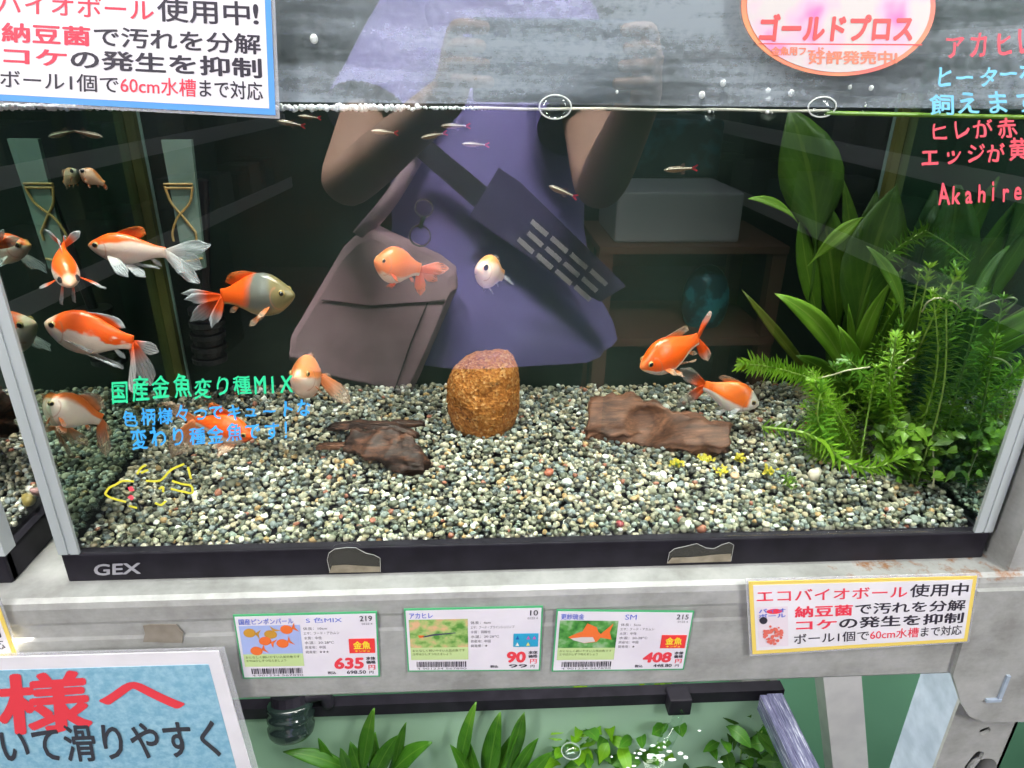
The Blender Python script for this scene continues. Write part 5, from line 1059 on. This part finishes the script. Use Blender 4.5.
MB().sphere(c, .0085, 0, 20, (1, 1, .8)).build('bubble_skin', M_BUB, o, True); MB().tube([c+Vector((.0085*math.cos(a), .0085*math.sin(a), 0)) for a in np.linspace(0, 6.283, 25)], .0003, 6, cap=False).build('bubble_rim', plain('bubble_rim_grey', (.5, .56, .54), .2), o, True)

# ------------------------------------------------------------------ the person taking the picture (seen mirrored in the front glass)
def MIR(px, py, d): p = PY(px, py, d); return Vector((p.x, -p.y, p.z))
M_SKIN = mottled('skin', (.30, .18, .13), (.35, .21, .15), 12, .6); M_SHIRT = mottled('purple_shirt', (.165, .142, .36), (.205, .175, .43), 14, .8); M_TROU = plain('dark_trousers', (.012, .012, .016), .8)
person = thing('person', 'person in a purple t-shirt with a crossbody bag holding up a phone', 'person', (0, -1.0, FLOOR))
bm = bmesh.new(); sl = bm.verts.layers.skin.verify(); vs = {}
def sv(n, p, r, par=None):
    v = bm.verts.new(p); v[sl].radius = (r, r) if not isinstance(r, tuple) else r; v[sl].use_root = par is None; vs[n] = v
    if par: bm.edges.new((vs[par], v))
cxp, yb_ = -.01, -1.02
sv('pel', (cxp, yb_, -.28), (.14, .10)); sv('waist', (cxp, yb_, -.12), (.125, .09), 'pel'); sv('chest', (cxp, yb_, .18), (.145, .10), 'waist'); sv('neckb', (cxp, yb_, .39), (.07, .065), 'chest'); sv('neck', (cxp, yb_+.01, .46), .048, 'neckb'); sv('head', (cxp, yb_+.03, .53), (.068, .08), 'neck'); sv('brow', (cxp, yb_+.02, .61), (.072, .088), 'head'); sv('crown', (cxp, yb_+.01, .66), .05, 'brow')
EL = {-1: MIR(342, 188, .74), 1: MIR(598, 192, .74)}; PH = Vector((.040, -.398, .305))
for s, nm in ((-1, 'l'), (1, 'r')):
    sv('sh'+nm, (cxp+s*.155, yb_, .36), .052, 'neckb'); sv('el'+nm, EL[s], .040, 'sh'+nm); wr = PH+Vector((s*.105, -.060, -.035)); sv('fa'+nm, EL[s].lerp(wr, .35), .038, 'el'+nm); sv('wr'+nm, wr, .024, 'fa'+nm); pm_ = PH+Vector((s*.098, -.020, -.010)); sv('pa'+nm, pm_, (.024, .014), 'wr'+nm)
    for k in range(4):
        zo = .030-.016*k; k1 = PH+Vector((s*.098, -.006, zo)); k2 = PH+Vector((s*.086, .0115, zo)); k3 = PH+Vector((s*(.066-.004*abs(k-1)), .0125, zo-.002))
        sv('f%s%d' % (nm, k), k1, .0078, 'pa'+nm); sv('g%s%d' % (nm, k), k2, .0072, 'f%s%d' % (nm, k)); sv('h%s%d' % (nm, k), k3, .0062, 'g%s%d' % (nm, k))
    sv('t'+nm, PH+Vector((s*.085, -.030, .004)), .0095, 'pa'+nm); sv('u'+nm, PH+Vector((s*.064, -.022, .010)), .008, 't'+nm)
    sv('hip'+nm, (cxp+s*.09, yb_, -.36), .085, 'pel'); sv('kn'+nm, (cxp+s*.10, yb_+.01, -.70), .056, 'hip'+nm); sv('an'+nm, (cxp+s*.10, yb_-.02, -1.04), .038, 'kn'+nm); sv('to'+nm, (cxp+s*.11, yb_+.13, -1.085), .028, 'an'+nm)
me = bpy.data.meshes.new('body'); bm.to_mesh(me); bm.free(); me.materials.append(M_SKIN)
body = bpy.data.objects.new('body', me); COL.objects.link(body); body.parent = person; body.matrix_parent_inverse = Matrix.Translation(_loc[person.name]).inverted()
sm = body.modifiers.new('skin', 'SKIN'); sm.use_smooth_shade = True; body.modifiers.new('sub', 'SUBSURF').levels = 2; body.modifiers['sub'].render_levels = 2
def ring_loft(secs, n=28):
    V = []; Fc = []
    for (c, a, b, ph) in secs:
        for j in range(n):
            th = 2*math.pi*j/n; k = 1+ph*math.sin(th*7+c[2]*20); V.append((c[0]+math.copysign(abs(math.cos(th))**.8, math.cos(th))*a*k, c[1]+math.copysign(abs(math.sin(th))**.9, math.sin(th))*b*k, c[2]))
    for i in range(len(secs)-1):
        for j in range(n): Fc.append((i*n+j, i*n+(j+1) % n, (i+1)*n+(j+1) % n, (i+1)*n+j))
    return V, Fc
hz = MIR(530, 364, .86).z
V, Fc = ring_loft([((cxp+.01, yb_, hz-.012), .252, .150, .045), ((cxp+.01, yb_, hz+.03), .245, .148, .04), ((cxp, yb_, -.10), .214, .130, .025), ((cxp, yb_, .02), .185, .122, .012), ((cxp, yb_, .19), .182, .122, .006), ((cxp, yb_, .32), .185, .112, 0), ((cxp, yb_, .375), .170, .090, 0), ((cxp, yb_, .405), .115, .072, 0), ((cxp, yb_+.005, .422), .070, .062, 0)])
m = MB().add(V, Fc)
for s in (-1, 1):
    a = Vector((cxp+s*.13, yb_, .365)); e = EL[s]; m.tube([a, a.lerp(e, .22), a.lerp(e, .45), a.lerp(e, .62)], [.066, .070, .072, .076], 20, cap=False)
so_ = m.build('t_shirt', M_SHIRT, person, True)
m = MB()
for s in (-1, 1): m.tube([(cxp+s*.088, yb_, -.22), (cxp+s*.09, yb_, -.36), (cxp+s*.10, yb_+.01, -.70), (cxp+s*.10, yb_-.015, -1.05)], [.115, .108, .082, .072], 20)
m.build('trousers', M_TROU, person, True)
m = MB()
for s in (-1, 1): m.sphere((cxp+s*.108, yb_+.055, -1.082), .045, 0, 16, (1, 2.4, .84))
m.build('shoe', plain('shoe_grey', (.05, .05, .05), .6), person, True)
m = MB(); m.sphere((cxp, yb_-.012, .615), .098, 0, 24, (.92, 1.02, 1.0)); m.build('hair', plain('black_hair', (.012, .010, .009), .4), person, True)
for s in (-1, 1): MB().sphere((cxp+s*.030, yb_+.098, .580), .012, 0, 12).build('eye', EYE_K, person, True)
MB().sphere((cxp, yb_+.112, .550), .014, 0, 12, (.8, 1, 1.3)).build('nose', M_SKIN, person, True); MB().sphere((cxp, yb_+.100, .512), .022, 0, 12, (1, .4, .3)).build('mouth', plain('lips', (.42, .14, .13), .4), person, True)
ph = thing('phone', 'dark phone held level in both hands in front of the tank', 'phone', PH)
MB().box((PH.x-.080, -.4015, PH.z-.038), (PH.x+.080, -.3935, PH.z+.038), bev=.003).build('phone_body', plain('phone_blue_grey', (.10, .15, .24), .25, .3), ph)
MB().box((PH.x-.079, -.4022, PH.z-.037), (PH.x+.079, -.4012, PH.z+.037)).build('screen', plain('screen_dark', (.01, .01, .012), .1), ph)
# crossbody strap with a lettered shoulder pad
dS = .862
strap = thing('crossbody_strap', 'black crossbody strap with a dark pad carrying pale lettering, across the purple shirt', 'strap', MIR(500, 190, dS))
M_PAD = plain('strap_dark_violet', (.045, .036, .10), .8); M_PALE = plain('strap_lettering', (.62, .60, .58), .6)
MB().prism([MIR(a, b, dS-.004) for a, b in ((372, 118), (396, 112), (498, 196), (482, 214))], (0, -.004, 0)).build('webbing', plain('webbing_black', (.015, .014, .025), .7), strap)
MB().prism([MIR(a, b, dS-.014) for a, b in ((499, 168), (521, 183), (626, 286), (600, 302), (560, 278), (470, 216))], (0, -.008, 0)).build('pad', M_PAD, strap)
lt = MB(); O, U, Vv = Vector((531, 222)), Vector((79, 66)), Vector((-13, 17))
for r, (a0, wd) in enumerate(((.0, 1.0), (.04, .92), (.0, .96))):
    for k in range(4):
        u0_, u1_ = a0+wd*k/4, a0+wd*(k+.82)/4; P2 = [O+U*u0_+Vv*(r*.52-.16), O+U*u1_+Vv*(r*.52-.13), O+U*u1_+Vv*(r*.52+.10), O+U*u0_+Vv*(r*.52+.07)]
        lt.prism([MIR(p.x, p.y, dS-.015) for p in P2], (0, -.0008, 0))
lt.build('pale_lettering', M_PALE, strap)
dBg = .80
bag = thing('shoulder_bag', 'mauve-brown soft shoulder bag hanging in front of the purple shirt', 'bag', MIR(370, 320, dBg))
bo = [(357, 236), (372, 230), (440, 262), (456, 274), (458, 290), (418, 384), (408, 400), (300, 376), (286, 362), (288, 340), (340, 252)]
cen = sum((MIR(a, b, dBg) for a, b in bo), Vector())/len(bo); V = []; Fc = []; nb = len(bo)
for k, (s, dy) in enumerate(((.90, .0), (.985, -.012), (1, -.035), (.985, -.058), (.9, -.07))):
    for a, b in bo: p = MIR(a, b, dBg); V.append(cen+(p-cen)*s+Vector((0, dy, 0)))
for k in range(4):
    for j in range(nb): Fc.append((k*nb+j, k*nb+(j+1) % nb, (k+1)*nb+(j+1) % nb, (k+1)*nb+j))
Fc += [tuple(range(nb-1, -1, -1)), tuple(4*nb+j for j in range(nb))]
obj('bag_body', V, Fc, mottled('mauve_leather', (.46, .30, .33), (.60, .42, .45), 20, .6), bag)
MB().tube([MIR(a, b, dBg-.002) for a, b in ((428, 302), (412, 340), (394, 392))], .0016, 6).tube([MIR(a, b, dBg-.002) for a, b in ((322, 300), (370, 306), (428, 302), (445, 300))], .0012, 6).build('seam', plain('seam_dark', (.05, .03, .035), .7), bag)
MB().tube(smooth_path([MIR(360, 236, dBg+.01), MIR(390, 200, dBg+.02), MIR(415, 160, .87), MIR(440, 112, .89)], 6), .020, 10, 0, .3).build('bag_strap', plain('mauve_strap', (.50, .36, .42), .7), bag, True)
rg = MB()
for px, py, r in ((424, 208, .014), (420, 236, .017)):
    c = MIR(px, py, dBg-.01); rg.tube([c+Vector((r*math.cos(a), 0, r*math.sin(a))) for a in np.linspace(0, 6.283, 25)], .0016, 6, cap=False)
rg.tube([MIR(424, 216, dBg-.01), MIR(420, 228, dBg-.01)], .004, 8).build('key_ring', plain('key_ring_steel', (.7, .7, .68), .2, 1), bag)

# ------------------------------------------------------------------ the aisle behind the person (seen mirrored)
M_RAIL = plain('shelf_rail_grey', (.55, .53, .55), .5); M_SHELF = plain('shelf_dark', (.035, .035, .04), .6)
def aisle_rack(label, a, b, inward, zs, seed):
    a, b = Vector(a), Vector(b); T = thing('shop_shelf', label, 'shelf', (a.x, a.y, FLOOR)); ax = (b-a).normalized(); nv = Vector((inward, 0, 0)); nv = (nv-ax*nv.dot(ax)).normalized(); L = (b-a).length; rnd = random.Random(seed)
    rl = MB(); sh = MB(); up_ = MB()
    for z in zs:
        p0, p1 = Vector((a.x, a.y, z)), Vector((b.x, b.y, z)); rl.bar(p0, p1, .008, .045, nv) if False else rl.prism([p0, p0+Vector((0, 0, .05)), p0+Vector((0, 0, .05))-nv*.006, p0-nv*.006], p1-p0)
        sh.prism([p0-nv*.006+Vector((0, 0, .02)), p0-nv*.40+Vector((0, 0, .02)), p0-nv*.40, p0-nv*.006], p1-p0)
    for k in range(4):
        p = a+ax*(L*k/3)-nv*.40; up_.bar(Vector((p.x, p.y, FLOOR)), Vector((p.x, p.y, 1.2)), .04, .04, nv)
    pb0, pb1 = a-nv*.38, b-nv*.38; bk = MB().prism([Vector((pb0.x, pb0.y, FLOOR)), Vector((pb0.x, pb0.y, 1.2)), Vector((pb0.x, pb0.y, 1.2))-nv*.01, Vector((pb0.x, pb0.y, FLOOR))-nv*.01], pb1-pb0)
    rl.build('price_rail', M_RAIL, T); sh.build('shelf_board', M_SHELF, T); up_.build('post', M_SHELF, T); bk.build('back_panel', M_SHELF, T)
    return a, ax, nv, L
cols = [(.05, .05, .06), (.10, .10, .11), (.04, .05, .08), (.14, .05, .05), (.06, .08, .07), (.16, .15, .15)]
def stock(a, ax, nv, L, zs, seed, where):
    rnd = random.Random(seed)
    for z in zs:
        s = .05
        while s < L-.1:
            w = rnd.uniform(.10, .2); h = rnd.uniform(.08, .16); c = a+ax*(s+w/2)-nv*.12; c.z = z+.021
            m = MB().prism([c-ax*w*.45+nv*.07, c+ax*w*.45+nv*.07, c+ax*w*.45-nv*.07, c-ax*w*.45-nv*.07], (0, 0, h)); o = m.build('goods_box', plain('goods_%d' % rnd.randrange(6), cols[rnd.randrange(6)], .5)); tag(o, 'dark packaged goods box on the shop shelf ' + where, 'box', 'goods on the shop shelf ' + where); s += w+rnd.uniform(.01, .06)
r_ = aisle_rack('long shop shelf with grey rails along the aisle to the right of the person', (1.12, -.75, 0), (1.0, -3.4, 0), -1, (-.20, .05, .34), 1); stock(*r_, (-.20, .05), 5, 'right of the aisle')
l_ = aisle_rack('long shop shelf with grey rails along the aisle to the left of the person', (-1.20, -.75, 0), (-.95, -3.4, 0), 1, (-.28, .02, .30), 2); stock(*l_, (-.28, .02), 6, 'left of the aisle')
M_BW = plain('brown_wood', (.24, .12, .08), .6)
st_ = thing('wooden_stand', 'brown wooden stand with a white topped tub and a blue bag behind the person', 'stand', (.45, -2.1, FLOOR))
p1, p2 = MIR(600, 247, 2.0), MIR(790, 247, 2.0); p3 = MIR(700, 338, 2.0)
m = MB(); m.box((p1.x, -2.45, p1.z-.025), (p2.x, -2.0, p1.z)); m.build('top_board', M_BW, st_)
MB().box((p1.x, -2.45, p3.z-.03), (p2.x, -2.0, p3.z)).build('lower_board', M_BW, st_)
for xx in (p1.x, p2.x-.05):
    for yy in (-2.06, -2.45): MB().box((xx, yy, FLOOR), (xx+.05, yy+.05, p1.z-.025)).build('leg', M_BW, st_)
tz = MIR(680, 193, 2.05).z
tg = MB().box((p1.x+.06, -2.40, p1.z), (p2.x-.16, -2.06, max(tz, p1.z+.10)), bev=.01).build('white_tub', plain('tub_white', (.60, .62, .64), .5)); tag(tg, 'white plastic tub standing on top of the brown wooden stand', 'tub')
bc = MIR(705, 300, 2.15)
o = MB().sphere(bc, .12, 0, 16, (.75, .6, 1.15)).build('blue_bag', mottled('blue_plastic', (.01, .10, .16), (.05, .50, .62), 18, .3, lo=.5, hi=.62), None, True); o.location = (0, 0, 0); tag(o, 'shiny blue plastic bag inside the brown wooden stand', 'bag')
bc = MIR(670, 145, 2.6); o = MB().box((bc.x-.30, -2.9, bc.z-.13), (bc.x+.22, -2.6, bc.z+.10), bev=.02).build('blue_crate', mottled('blue_crate', (.006, .05, .09), (.02, .22, .32), 16, .4, lo=.5, hi=.65)); tag(o, 'dark blue crate beyond the wooden stand', 'crate')
